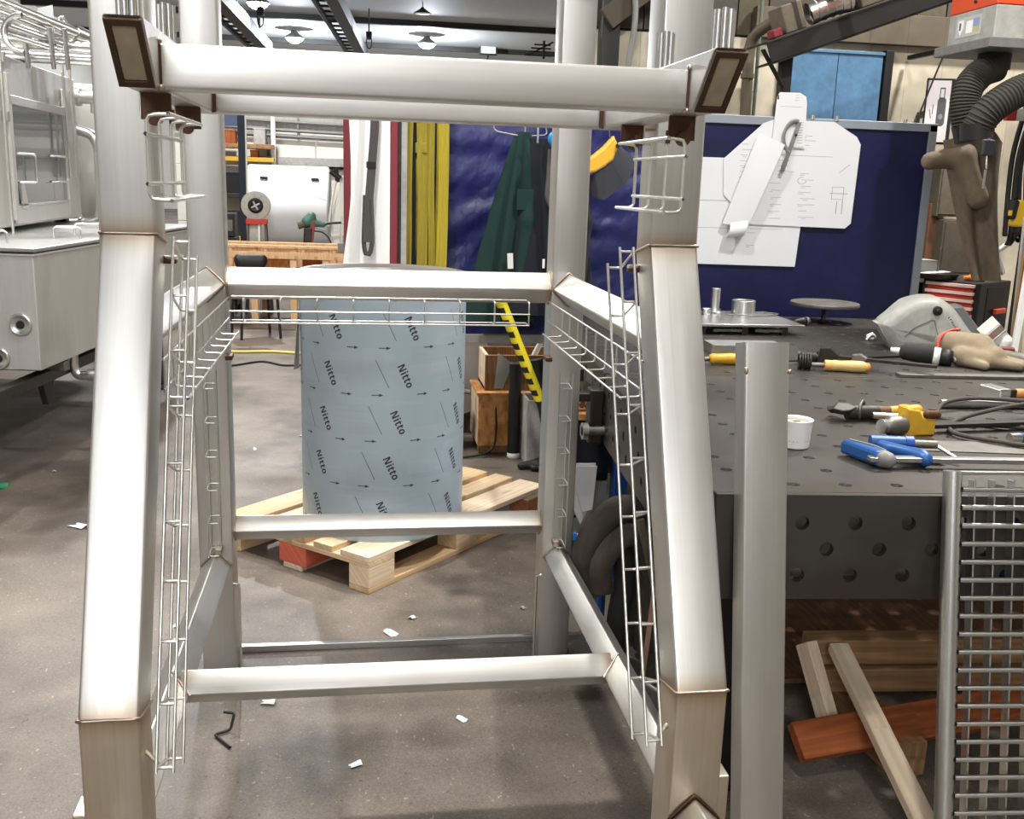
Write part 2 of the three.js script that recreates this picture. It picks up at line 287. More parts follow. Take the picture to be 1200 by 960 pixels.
{ // roof light and high window behind the camera on the left: what the left leg mirrors
  const roof = new THREE.Group(); roof.name = 'window_2'; roof.userData = { kind: 'structure' }; scene.add(roof);
  const gm = new THREE.MeshStandardMaterial({ color: 0xffffff, emissive: 0xf6faff, emissiveIntensity: 2.5, roughness: 0.6 });
  for (let i = 0; i < 3; i++) for (let j = 0; j < 4; j++) part(roof, 'pane', bx(0.96, 0.03, 0.96, -3.6 + i * 1.0, CEILING - 0.03, 5.2 + j * 1.0, 0.003), gm);
  for (let i = 0; i <= 3; i++) part(roof, 'glazing_bar', bx(0.05, 0.06, 4.05, -4.1 + i * 1.0, CEILING - 0.035, 6.7, 0.003), M.grey);
  for (let j = 0; j <= 4; j++) part(roof, 'glazing_bar', bx(3.05, 0.06, 0.05, -2.6, CEILING - 0.035, 4.7 + j * 1.0, 0.003), M.grey);
  const L = new THREE.RectAreaLight(0xf6faff, 4, 2.9, 3.9); L.position.set(-2.6, CEILING - 0.1, 6.7); L.lookAt(-2.6, 0, 6.7); scene.add(L);
  const wall = new THREE.Group(); wall.name = 'window_3'; wall.userData = { kind: 'structure' }; scene.add(wall);
  for (let i = 0; i < 4; i++) part(wall, 'pane', bx(0.96, 1.7, 0.03, -4.6 + i * 1.0, 4.95, ZF - 0.03, 0.003), gm);
  for (let i = 0; i <= 4; i++) part(wall, 'window_bar', bx(0.05, 1.75, 0.06, -5.1 + i * 1.0, 4.95, ZF - 0.035, 0.003), M.grey);
  const W = new THREE.RectAreaLight(0xf6faff, 5, 3.9, 1.6); W.position.set(-3.1, 4.95, ZF - 0.12); W.lookAt(-3.1, 4.95, 0); scene.add(W);
}
// partition behind the work table: concrete below, dark boards above
struct('wall_partition', boxUV(new THREE.BoxGeometry(HX - 1.5, 2.52, 0.2)).translate((HX + 1.5) / 2, 1.26, -7.1), M.concrete);
{
  const w = struct('wall_upper', boxUV(new THREE.BoxGeometry(HX - 1.5, CEILING - 2.52, 0.12)).translate((HX + 1.5) / 2, (CEILING + 2.52) / 2, -7.12), M.wallDark);
  const r = rng(3); const mats = [std(0x3d3a35, 0.85, 0, { map: texGrime }), std(0x4a4640, 0.8, 0, { map: texGrime }), std(0x57503f, 0.85, 0, { map: texGrime })];
  for (let x = 1.5, k = 0; x < 7; x += 0.22, k++) struct('board', bx(0.212, CEILING - 2.56, 0.03 + r() * 0.012, x + 0.11, (CEILING + 2.52) / 2, -7.045, 0.004), mats[x > 2.15 ? (k % 2 ? 2 : 1) : k % 2], w);
}

// ---------------------------------------------------------------- high-bay lamps
LAMPS.forEach(([x, z, power, y = LAMP_Y, size = 0.3], i) => {
  const where = [[0, 0, 'over the front of the steel stand'], [0, 0, 'right of the camera, before the work table'], [-2.6, -3.2, 'over the left side of the steel frame'], [2.8, -2.6, 'over the perforated work table'], [-2.4, -8.5, 'over the aisle behind the drum'], [-2, -6, 'over the stainless machine'], [-1.9, -15, 'over the wrapped tank at the back'], [-2.35, -27.3, 'glaring highest at the upper left of the picture'], [-1.9, -35, 'glaring just above the top beam, left of the crane girder'], [2.4, -35, 'glaring just above the top beam, right of the crane girder'], [3.2, -20, 'behind the dark boarded wall'], [0, 0, 'over the blue board and concrete wall'], [0, 0, 'behind the camera near the front wall, left one'], [0, 0, 'behind the camera near the front wall, right one']][i][2];
  const g = thing('ceiling_lamp', 'round grey high-bay ceiling lamp ' + where, 'lamp', [x, y, z]);
  part(g, 'reflector', lathe([[0.02, 0.26], [0.09, 0.25], [0.12, 0.17], [0.30, 0.03], [0.31, 0.0], [0.295, 0.005], [0.11, 0.15], [0.02, 0.16]]), M.grey);
  part(g, 'diffuser', lathe([[0.001, -0.14], [0.12, -0.125], [0.22, -0.07], [0.28, 0.01], [0.28, 0.03], [0.001, 0.03]]), M.lampGlow);
  part(g, 'hanging_rod', bar([0, 0.25, 0], [0, CEILING - y, 0], 0.012), M.grey);
  const L = new THREE.RectAreaLight(0xfffcf7, power, size, size); L.position.set(x, y - 0.16, z); L.lookAt(x, 0, z); scene.add(L);
  if (z < -10 && z !== -20) { const p = new THREE.PointLight(0xeaf2ff, z < -30 ? 75 : 20); p.position.set(x, y - 0.22, z); p.shadow.radius = 5; p.castShadow = true; scene.add(p); }
});

// ---------------------------------------------------------------- the welded frame
const XL = -0.41, XR = 0.63;           // centre lines of the left and right posts
const frame = thing('machine_stand', 'large welded frame of brushed stainless square tubes with bent front legs and wire cable trays', 'stand', [0.11, 0, -2.3]);
const F = (n, g, m = M.steel, l) => wpart(frame, n, g, m, l);
const SQ = rectProfile(0.1, 0.1, 0.008, 3);
const beadLoop = (pts, r = 0.003) => tube(pts, r, pts.length * 6, 5, true, 0.08);
for (const x of [XL, XR]) {
  // rear post
  F('rear_post', sqTube([x, 0, -3.0], [x, 2.75, -3.0], 0.1, 0.1, [1, 0, 0]));
  // front leg: upright, slanted and lower length, mitred
  const path = [[x, 2.75, -2.015], [x, 1.3765, -2.015], [x, 0.5875, -1.67], [x, 0.0, -1.67]];
  const segs = mitre(SQ, path, [1, 0, 0], [1, 2]);
  F('upper_leg', segs[0]); F('slanted_leg', segs[1]); F('lower_leg', segs[2], M.steelTan, 'lower leg length tinted tan by heat');
  for (const [y, z, s] of [[1.3765, -2.015, 1], [0.5875, -1.67, 1]]) {
    const a = 0.0503, t = 0.0105 * s, p = (dx, dz) => [x + dx, y + t * Math.sign(dz) * 1.0, z + dz];
    F('weld_bead', beadLoop([p(-a, a), p(0, a), p(a, a), p(a, -a), p(0, -a), p(-a, -a)]), M.weld);
  }
  const s = x < 0 ? -1 : 1;            // outward side
  // stub on the outer side and diamond foot tube on the front
  F('side_stub', bx(0.024, 0.40, 0.06, x + s * 0.0615, 0.212, -1.665, 0.003), M.steelTan);
  F('foot_tube', sqTube([x, 0.335, -1.625], [x, 0.335, -1.3], 0.068, 0.068, [1, 0, 0], Math.PI / 4, 0.006, [0]));
  F('weld_bead', beadLoop([[x, 0.386, -1.617], [x + 0.051, 0.335, -1.617], [x, 0.284, -1.617], [x - 0.051, 0.335, -1.617]]), M.heat, 'brown heat-tinted weld seam');
  // slotted side plate behind the front leg
  F('side_plate', bx(0.012, 0.20, 0.06, x + s * 0.056, 1.43, -2.04, 0.003));
  // side rails set on edge
  F('side_rail', sqTube([x, 1.193, -2.96], [x, 1.193, -1.9], 0.068, 0.068, [1, 0, 0], Math.PI / 4, 0.006, [0]));
  F('lower_side_rail', sqTube([x, 0.352, -2.96], [x, 0.352, -1.7], 0.06, 0.06, [1, 0, 0], Math.PI / 4, 0.006, [0]));
  for (const [y, h] of [[1.193, 0.05], [0.352, 0.044]]) F('weld_bead', beadLoop([[x, y + h, -2.948], [x + h, y, -2.948], [x, y - h, -2.948], [x - h, y, -2.948]]), M.weld);
  F('bolt_lug', bx(0.02, 0.014, 0.05, x - s * 0.058, 0.99, -2.93, 0.003), M.heat, 'small rusty tray lug');
  F('bolt_lug', bx(0.03, 0.016, 0.02, x - s * 0.058, 1.335, -2.035, 0.003), M.heat, 'small rusty tray lug');
  F('bolt_lug', bx(0.02, 0.02, 0.03, x - s * 0.01, 0.405, -2.93, 0.003), M.weld);
  F('gusset_plate', plate([[-0.05, 0], [0.05, 0.0], [0.05, 0.09], [-0.05, 0.03]], 0.008, 0.001).rotateX(-0.5).translate(x, 2.02, -2.93), M.steelGloss);
  // wire hook on the inner face of the rear post
  F('wire_hook', wire([[x - s * 0.05, 0.30, -2.93], [x - s * 0.066, 0.30, -2.93], [x - s * 0.066, 0.02, -2.93]], 0.004), M.wire);
}
const diag = Math.PI / 4;
F('rear_rail', sqTube([XL + 0.045, 1.193, -3.0], [XR - 0.045, 1.193, -3.0], 0.068, 0.068, [0, 0, 1], diag, 0.006, [0, 1]));
F('rear_rail', sqTube([XL + 0.045, 0.452, -3.0], [XR - 0.045, 0.452, -3.0], 0.056, 0.056, [0, 0, 1], diag, 0.005, [0, 1]));
F('front_rail', sqTube([XL + 0.02, 0.356, -2.19], [XR - 0.02, 0.356, -2.19], 0.06, 0.06, [0, 0, 1], diag, 0.005, [0, 1]));
for (const [y, z, h] of [[1.193, -3.0, 0.049], [0.452, -3.0, 0.041]]) for (const x of [XL + 0.0525, XR - 0.0525]) F('weld_bead', beadLoop([[x, y + h, z], [x, y, z + h], [x, y - h, z], [x, y, z - h]]), M.weld);
F('weld_bead', tube([[XR, 0.394, -2.19], [XR - 0.022, 0.374, -2.169], [XR - 0.044, 0.354, -2.148]], 0.0035, 8, 5), M.weld);
F('weld_bead', tube([[XL, 0.394, -2.19], [XL + 0.022, 0.374, -2.169], [XL + 0.044, 0.354, -2.148]], 0.0035, 8, 5), M.weld);
// head: two arms with raked ends and two cross beams
const YB = 1.607;
F('top_beam', sqTube([-0.2525, YB + 0.029, -1.484], [0.4725, YB + 0.029, -1.484], 0.058, 0.06, [0, 1, 0], 0, 0.006));
F('rear_beam', sqTube([-0.36, YB + 0.029, -2.0], [0.58, YB + 0.029, -2.0], 0.058, 0.06, [0, 1, 0], 0, 0.006, [0, 1]));
for (const s of [-1, 1]) {
  const xi = 0.11 + s * 0.363, xo = xi + s * 0.047, xc = (xi + xo) / 2;
  const side = [[-1.43, YB], [-1.352, YB + 0.076], [-1.975, YB + 0.076], [-1.975, YB]];   // z, y
  const g = plate(side.map(([z, y]) => [-z, y]), 0.047, 0.004).rotateY(Math.PI / 2).translate(xc - 0.0235, 0, 0);
  F('head_arm', g);
  // raked end: heat-stained rim with a recessed sheet, both in the plane of the cut
  const dir = V(0, 0.076, 0.078).normalize(), mid = V(xc, YB + 0.038, -1.3905), h = 0.1085;
  const rim = plate([[-0.0225, -h / 2 + 0.002], [0.0225, -h / 2 + 0.002], [0.0225, h / 2 - 0.002], [-0.0225, h / 2 - 0.002]], 0.005, 0.0015, [new THREE.Path([[-0.0145, -0.042], [0.0145, -0.042], [0.0145, 0.042], [-0.0145, 0.042]].map(p => new THREE.Vector2(...p)))]);
  F('end_rim', basis(rim, mid.clone().add(V(0, -0.0012, 0.0012)), V(1, 0, 0), dir), M.capEdge, 'dark brown heat-stained tube end');
  F('end_sheet', basis(bx(0.029, 0.084, 0.003, 0, 0, 0.0015, 0.001), mid.clone().add(V(0, -0.0007, 0.0007)), V(1, 0, 0), dir), M.tape, 'beige cover in the tube end');
  F('weld_bead', tube([[xi - s * 0.001, YB, -1.453], [xi - s * 0.001, YB + 0.03, -1.4525], [xi - s * 0.001, YB + 0.06, -1.453]], 0.002, 8, 5), M.heat);
  for (const y of [0.001, 0.06]) F('weld_spot', new THREE.SphereGeometry(0.0045, 10, 8).translate(xi - s * 0.001, YB + y, -1.452), M.weld);
  F('weld_bead', beadLoop([[xi - s * 0.001, YB, -1.966], [xi - s * 0.001, YB + 0.058, -1.966], [xi - s * 0.004, YB + 0.058, -1.966], [xi - s * 0.004, YB, -1.966]], 0.003), M.heat);
  // bundles of ribbed rods standing on the arm
  for (const [z, hh, r] of [[-1.395, 0.053, 0.0165], [-1.66, 0.058, 0.015]]) {
    const b = sub(frame, 'rod_bundle'); b.position.set(xc - frame.position.x, YB + 0.076, z - frame.position.z);
    for (let k = 0; k < 8; k++) { const a = k / 8 * Math.PI * 2 + 0.2; part(b, 'rod', bar([Math.cos(a) * r * 0.72, 0, Math.sin(a) * r * 0.72], [Math.cos(a) * r * 0.72, hh + (k % 3) * 0.0012, Math.sin(a) * r * 0.72], r * 0.285, 8), M.steelGloss); }
    part(b, 'rod', bar([0, 0, 0], [0, hh, 0], r * 0.5, 10), M.steelGloss);
  }
  // brown heat-stained brackets under the arm
  for (const z of [-1.545, -1.83]) {
    const b = sub(frame, 'tray_bracket'); b.position.set(xc - frame.position.x, YB, z - frame.position.z);
    part(b, 'bracket_plate', bx(0.044, 0.036, 0.004, 0, -0.018, 0, 0.001), M.heat, 'brown heat-stained bracket');
    part(b, 'bracket_plate', bx(0.003, 0.036, 0.05, s * 0.02, -0.018, -0.02, 0.001), M.steel);
    part(b, 'bracket_bolt', bar([0, -0.034, 0.002], [0, -0.034, 0.012], 0.011, 12), M.heat);
  }
}

// ---------------------------------------------------------------- wire cable trays, welded to the frame
function tray(long, cross, r = 0.0028) {
  const t = sub(frame, 'wire_tray'), o = frame.position;
  long.forEach(p => part(t, 'long_wire', wire(p, r * 1.05).translate(-o.x, -o.y, -o.z), M.wire));
  cross.forEach(p => part(t, 'cross_wire', wire(p, r, 0.007).translate(-o.x, -o.y, -o.z), M.wire));
  return t;
}
const at = (a, b, t) => a.map((v, i) => v + (b[i] - v) * t);
for (const s of [-1, 1]) {
  const X = d => 0.11 + s * (0.47 - d);       // d: distance in from the inner leg face
  // along the slanted leg: base against the leg, legs towards the middle
  const fr = [[1.372, -1.985], [0.512, -1.607]], bk = fr.map(([y, z]) => [y - 0.040, z - 0.092]);
  const xb = X(0.026), xt = X(0.054), P = (x, q, t) => [x, q[0][0] + (q[1][0] - q[0][0]) * t, q[0][1] + (q[1][1] - q[0][1]) * t];
  const cr = []; for (let k = 0; k < 10; k++) { const t = k / 9; cr.push([P(xt, fr, t), P(xb, fr, t), P(xb, bk, t), P(xt, bk, t)]); }
  tray([[P(xb, fr, -0.01), P(xb, fr, 1.01)], [P(xt, fr, -0.01), P(xt, fr, 1.01)], [P(xb, bk, -0.01), P(xb, bk, 1.01)], [P(xt, bk, -0.01), P(xt, bk, 1.01)]], cr);
  F('tray_pin', bar([X(0), 0.512, -1.66], [xb, 0.512, -1.62], 0.004), M.wire);
  F('tray_pin', bar([X(0), 1.34, -2.03], [xb, 1.34, -2.02], 0.004), M.wire);
  // upright tray in front of the rear post
  const q0 = X(-0.062), q1 = X(-0.034), cr2 = []; const y0 = 0.41, y1 = 0.93;
  for (let y = y0; y <= y1 + 0.001; y += 0.1) cr2.push([[q1, y, -2.945], [q0, y, -2.945], [q0, y - 0.004, -2.885], [q1, y - 0.004, -2.885]]);
  tray([[[q1, y0 - 0.01, -2.945], [q1, y1 + 0.02, -2.945]], [[q0, y0 - 0.01, -2.945], [q0, y1 + 0.02, -2.945]], [[q0, y0 - 0.01, -2.885], [q0, y1 + 0.02, -2.885]]], cr2, 0.0022);
  // tray under the side rail
  const u0 = X(0.008), u1 = X(0.05), cr3 = [];
  for (let z = -2.74; z < -1.9; z += 0.1) cr3.push([[u0, 1.158, z], [u0, 1.085, z], [u1, 1.083, z]]);
  tray([[[u0, 1.158, -2.95], [u0, 1.158, -1.93]], [[u0, 1.10, -2.95], [u0, 1.10, -1.93]], [[u1, 1.083, -2.80], [u1, 1.083, -1.93]]], cr3, 0.0024);
  // short trays under the head arms
  const h0 = X(0.105), h1 = X(0.133), cr4 = [], zb = s < 0 ? -1.62 : -1.72;
  for (let k = 0; k < 4; k++) { const z = zb + k * 0.0865; cr4.push([[h1, 1.570, z], [h0, 1.568, z], [h0, 1.465, z], [h1, 1.464, z]]); }
  tray([[[h1, 1.570, zb - 0.01], [h1, 1.570, zb + 0.27]], [[h0, 1.545, zb - 0.01], [h0, 1.545, zb + 0.27]], [[h0, 1.484, zb - 0.01], [h0, 1.484, zb + 0.27]], [[h1, 1.464, zb - 0.01], [h1, 1.464, zb + 0.27]]], cr4, 0.0026);
  for (const z of [-1.545, -1.72]) F('tray_pin', bar([X(0.105), 1.566, z], [X(0.105), 1.585, z], 0.004), M.heat);
}
{ // tray hung under the rear rail
  const cr = []; for (let k = 0; k < 9; k++) { const x = 0.505 - k * 0.1015; cr.push([[x, 1.16, -2.955], [x, 1.16, -2.9], [x, 1.092, -2.9], [x, 1.092, -2.955]]); }
  tray([[[-0.345, 1.16, -2.955], [0.507, 1.16, -2.955]], [[-0.345, 1.125, -2.896], [0.507, 1.125, -2.896]], [[-0.345, 1.092, -2.9], [0.507, 1.092, -2.9]], [[-0.345, 1.092, -2.955], [0.507, 1.092, -2.955]]], cr, 0.0024);
}
solo('floor_bar', 'thin bright steel bar lying flat on the floor behind the rear posts', 'steel bar', bx(1.26, 0.022, 0.02, 0, 0.011, 0, 0.002), M.steelGloss, undefined, [0.17, 0, -3.09]);
solo('cable_scrap', 'small bent black scrap of cable on the floor inside the frame', 'cable scrap', wire([[0, 0.05, 0], [0.03, 0.045, 0.0], [0.02, 0.006, 0.02], [-0.02, 0.006, 0.04], [0.03, 0.006, 0.11]], 0.004), M.black, undefined, [-0.36, 0, -2.62]);

// ---------------------------------------------------------------- perforated welding tables
const TA = -0.08, T0 = [0.785, 0, -2.038], TOP = 0.85;
// a place on the table top: metres right of the left edge, metres back from the front edge
const cT = Math.cos(TA), sT = Math.sin(TA);
const holeAt = (x, y, r) => { const p = new THREE.Path(); p.absarc(x, y, r, 0, Math.PI * 2, true); return p; };
function weldTable(label, z0, depth, legMat) {
  const g = thing('welding_table', label, 'table', [T0[0] - sT * z0, 0, T0[2] - cT * z0]); g.rotation.y = TA;
  const W = 1.83, P = 0.122, hs = [];
  for (let x = 0.075; x < W - 0.03; x += P) for (let z = 0.058; z < depth - 0.03; z += 0.1165) hs.push(holeAt(x, z, 0.0145));
  const s = shapeOf([[0, 0], [W, 0], [W, depth], [0, depth]]); s.holes = hs;
  const top = boxUV(new THREE.ExtrudeGeometry(s, { depth: 0.02, bevelEnabled: false, curveSegments: 7 })).rotateX(-Math.PI / 2).translate(0, TOP - 0.02, 0);
  part(g, 'table_top', top, [M.tableTop, M.steelGloss]);
  const apron = (len, off) => { const a = shapeOf([[0, 0], [len, 0], [len, 0.245], [0, 0.245]]); for (let r = 0; r < 3; r++) for (let x = 0.075 + off + (r % 2 ? -0.061 : 0); x < len - 0.02; x += P) if (x > 0.03) a.holes.push(holeAt(x, 0.18 - r * 0.0615, 0.0165)); return boxUV(new THREE.ExtrudeGeometry(a, { depth: 0.018, bevelEnabled: false, curveSegments: 8 })).translate(0, TOP - 0.001 - 0.245, 0); };
  part(g, 'apron', apron(W, 0).translate(0, 0, 0.0005), M.tableTop);
  part(g, 'apron', apron(depth, 0).rotateY(Math.PI / 2).translate(-0.0185, 0, 0), M.tableTop);
  part(g, 'apron', apron(W, 0).translate(0, -0.0205, -depth), M.tableTop);
  for (const [x, z] of [[0.11, -0.2], [W - 0.1, -0.2], [0.11, -depth + 0.12], [W - 0.1, -depth + 0.12]]) { part(g, 'leg', bx(0.09, 0.59, 0.09, x, 0.295, z, 0.008), legMat); }
  for (const x of [0.9]) part(g, 'rib', bx(0.012, 0.2, depth - 0.06, x, TOP - 0.112, -depth / 2, 0.001), M.tableTop);
  return g;
}
weldTable('front perforated steel welding table, with blue clamps lying near its edge', 0, 1.382, M.dark);
const tb = weldTable('rear perforated steel welding table, with welding mask and gloves on it', 1.404, 1.724, M.blueLeg);

// long flat bar along the seam and steel stock at the back of the table
solo('flat_bar', 'long flat steel bar lying across the table seam below the glove', 'steel bar', bx(0.78, 0.012, 0.05, 0, 0.006, 0, 0.002), M.iron, undefined, [2.36, TOP, -3.35]).rotation.y = -0.1;
{
  const g = thing('steel_plate', 'thick pale steel plate raised on the rear table beneath the small cylinders', 'plate', [1.78, TOP, -4.62]); g.rotation.y = -0.03;
  part(g, 'plate', bx(0.56, 0.012, 0.5, 0, 0.045, 0, 0.002), M.steelGloss);
  for (const [x, z] of [[-0.2, 0.22], [0.0, 0.22], [0.19, 0.22], [-0.2, -0.2], [0.2, -0.2]]) part(g, 'spacer', bx(0.03, 0.039, 0.03, x, 0.0195, z, 0.002), M.darkIron);
  for (const x of [-0.08, 0.12]) part(g, 'spacer', bx(0.14, 0.012, 0.008, x, 0.02, 0.23, 0.001), M.iron);
}
{
  const g = thing('steel_rod', 'tall thin turned steel cylinder standing on the raised plate', 'steel cylinder', [1.765, 0.902, -4.78]);
  part(g, 'rod', lathe([[0.001, 0], [0.03, 0], [0.03, 0.02], [0.023, 0.024], [0.023, 0.118], [0.02, 0.121], [0.001, 0.121]]), M.steelGloss);
  const h = thing('steel_ring', 'short wide turned steel ring on the raised plate', 'steel cylinder', [1.905, 0.902, -4.76]);
  part(h, 'ring', lathe([[0.04, 0], [0.056, 0], [0.058, 0.003], [0.058, 0.064], [0.055, 0.067], [0.042, 0.067], [0.04, 0.064], [0.04, 0]]), M.steelGloss);
  const b = thing('steel_bush', 'small pale threaded bush beside the thin steel cylinder', 'bush', [1.70, 0.902, -4.72]);
  part(b, 'bush', lathe([[0.012, 0], [0.022, 0], [0.022, 0.012], [0.018, 0.014], [0.022, 0.017], [0.022, 0.03], [0.012, 0.03]], 16), M.steelGloss);
  const w = thing('wire_loop', 'thin loop of steel wire around the short steel ring', 'wire', [1.95, 0.902, -4.72]);
  part(w, 'wire', tube([[-0.16, 0.005, 0.03], [-0.05, 0.005, 0.07], [0.07, 0.005, 0.05], [0.12, 0.005, 0.0], [0.07, 0.005, -0.05]], 0.0035, 30, 6), M.iron);
}
{
  const g = thing('round_plate', 'round grey steel disc on a short stem at the back of the rear table', 'disc', [2.38, TOP, -4.86]);
  part(g, 'disc', lathe([[0.001, 0.082], [0.165, 0.082], [0.172, 0.086], [0.172, 0.100], [0.168, 0.104], [0.12, 0.104], [0.115, 0.101], [0.05, 0.101], [0.045, 0.104], [0.001, 0.104]], 40), M.iron);
  part(g, 'stem', lathe([[0.001, 0], [0.03, 0], [0.03, 0.01], [0.012, 0.014], [0.012, 0.083], [0.001, 0.083]], 14), M.darkIron);
}
{
  const g = thing('nozzle', 'small dark tapered bolt lying in front of the round disc', 'bolt', [2.20, TOP + 0.022, -4.72]); g.rotation.set(0, 0.25, 0);
  part(g, 'tip', lathe([[0.001, -0.05], [0.013, -0.04], [0.02, 0.0], [0.021, 0.02], [0.001, 0.02]], 16).rotateZ(-Math.PI / 2), M.darkIron);
  part(g, 'collar', lathe([[0.001, 0.02], [0.0215, 0.02], [0.0215, 0.036], [0.001, 0.036]], 16).rotateZ(-Math.PI / 2), M.iron);
}
{
  const g = thing('cable_tie', 'small curly white cable tie lying on the rear table left of the mask', 'cable tie', [2.32, TOP, -4.25]);
  part(g, 'strap', tube([[-0.02, 0.004, 0], [0, 0.03, 0.01], [0.02, 0.012, 0], [0.005, 0.004, -0.02], [-0.012, 0.02, -0.01], [0.012, 0.034, -0.004]], 0.006, 26, 6), M.paintWhite);
}
solo('steel_channel', 'pale steel channel lying on the table behind the upright tube', 'steel channel', plate([[0, 0], [0.3, 0], [0.3, 0.04], [0, 0.04]], 0.13, 0.003).rotateY(-0.05), M.steelGloss, undefined, [1.43, TOP, -3.98]);
// screwdriver-like files with yellow wooden handles
function handled(name, label, cat, pos, turn, shaft, dark) {
  const g = thing(name, label, cat, pos); g.rotation.y = turn;
  part(g, 'handle', lathe([[0.001, 0], [0.014, 0.003], [0.021, 0.02], [0.022, 0.06], [0.019, 0.1], [0.021, 0.125], [0.016, 0.135], [0.001, 0.137]], 18).rotateZ(Math.PI / 2).translate(0.137, 0.022, 0), dark ? M.yellow : std(0xcdb070, 0.5));
  part(g, 'shaft', bar([0, 0.022, 0], [-shaft, 0.020, 0], 0.009, 10), M.iron);
  return g;
}
{
  const g = handled('wood_chisel', 'chisel with a pale yellow wooden handle and a coiled dark spring on the table', 'chisel', [1.755, TOP, -3.49], -0.3, 0.09);
  part(g, 'end_cap', new THREE.SphereGeometry(0.0165, 14, 10).scale(0.6, 1, 1).translate(0.136, 0.022, 0), std(0xd6862f, 0.5));
  part(g, 'ferrule', bar([0.012, 0.022, 0], [-0.02, 0.022, 0], 0.0195, 16), std(0xd9a860, 0.5));
  for (let k = 0; k < 5; k++) part(g, 'spring_turn', new THREE.TorusGeometry(0.026, 0.0045, 6, 20).rotateY(Math.PI / 2).translate(-0.075 - k * 0.0095, 0.031, 0), M.darkIron);
}
{
  const g = handled('file', 'file with a glossy yellow handle lying left of the upright tube', 'file', [1.33, TOP, -3.62], -0.03, 0.02, true);
  part(g, 'ferrule', bar([0.12, 0.022, 0], [0.165, 0.022, 0], 0.0215, 16), std(0xe5d066, 0.5));
  part(g, 'blade', bx(0.2, 0.006, 0.02, 0.26, 0.018, 0, 0.001), M.darkIron);
}
// dark bar clamp behind the chisel
{
  const g = thing('bar_clamp', 'dark steel screw clamp lying behind the chisel handle', 'clamp', [1.80, TOP, -3.62]); g.rotation.y = -0.62;
  part(g, 'bar', bx(0.36, 0.012, 0.026, 0.22, 0.04, 0.02, 0.002), M.darkIron);
  part(g, 'jaw', plate([[-0.03, 0], [0.04, 0], [0.05, 0.05], [0.02, 0.075], [-0.02, 0.07]], 0.035, 0.004).translate(0.0, 0, 0.0), M.darkIron);
  part(g, 'jaw', plate([[-0.02, 0], [0.03, 0], [0.04, 0.045], [0.015, 0.06], [-0.015, 0.055]], 0.03, 0.004).translate(0.115, 0, 0.005), M.iron);
  part(g, 'screw', bar([-0.09, 0.03, 0.02], [0.12, 0.034, 0.02], 0.011, 12), M.iron);
  part(g, 'handle', bar([-0.09, 0.012, -0.04], [-0.09, 0.05, 0.07], 0.006, 8), M.iron);
  part(g, 'pad', bar([-0.07, 0.03, 0.02], [-0.03, 0.03, 0.02], 0.024, 14), M.darkIron);
}
solo('thin_rod', 'thin dark steel rod lying behind the dark screw clamp', 'rod', bar([0, 0, 0], [0.36, 0, -0.08], 0.005, 8), M.darkIron, undefined, [1.95, TOP + 0.006, -3.74]);

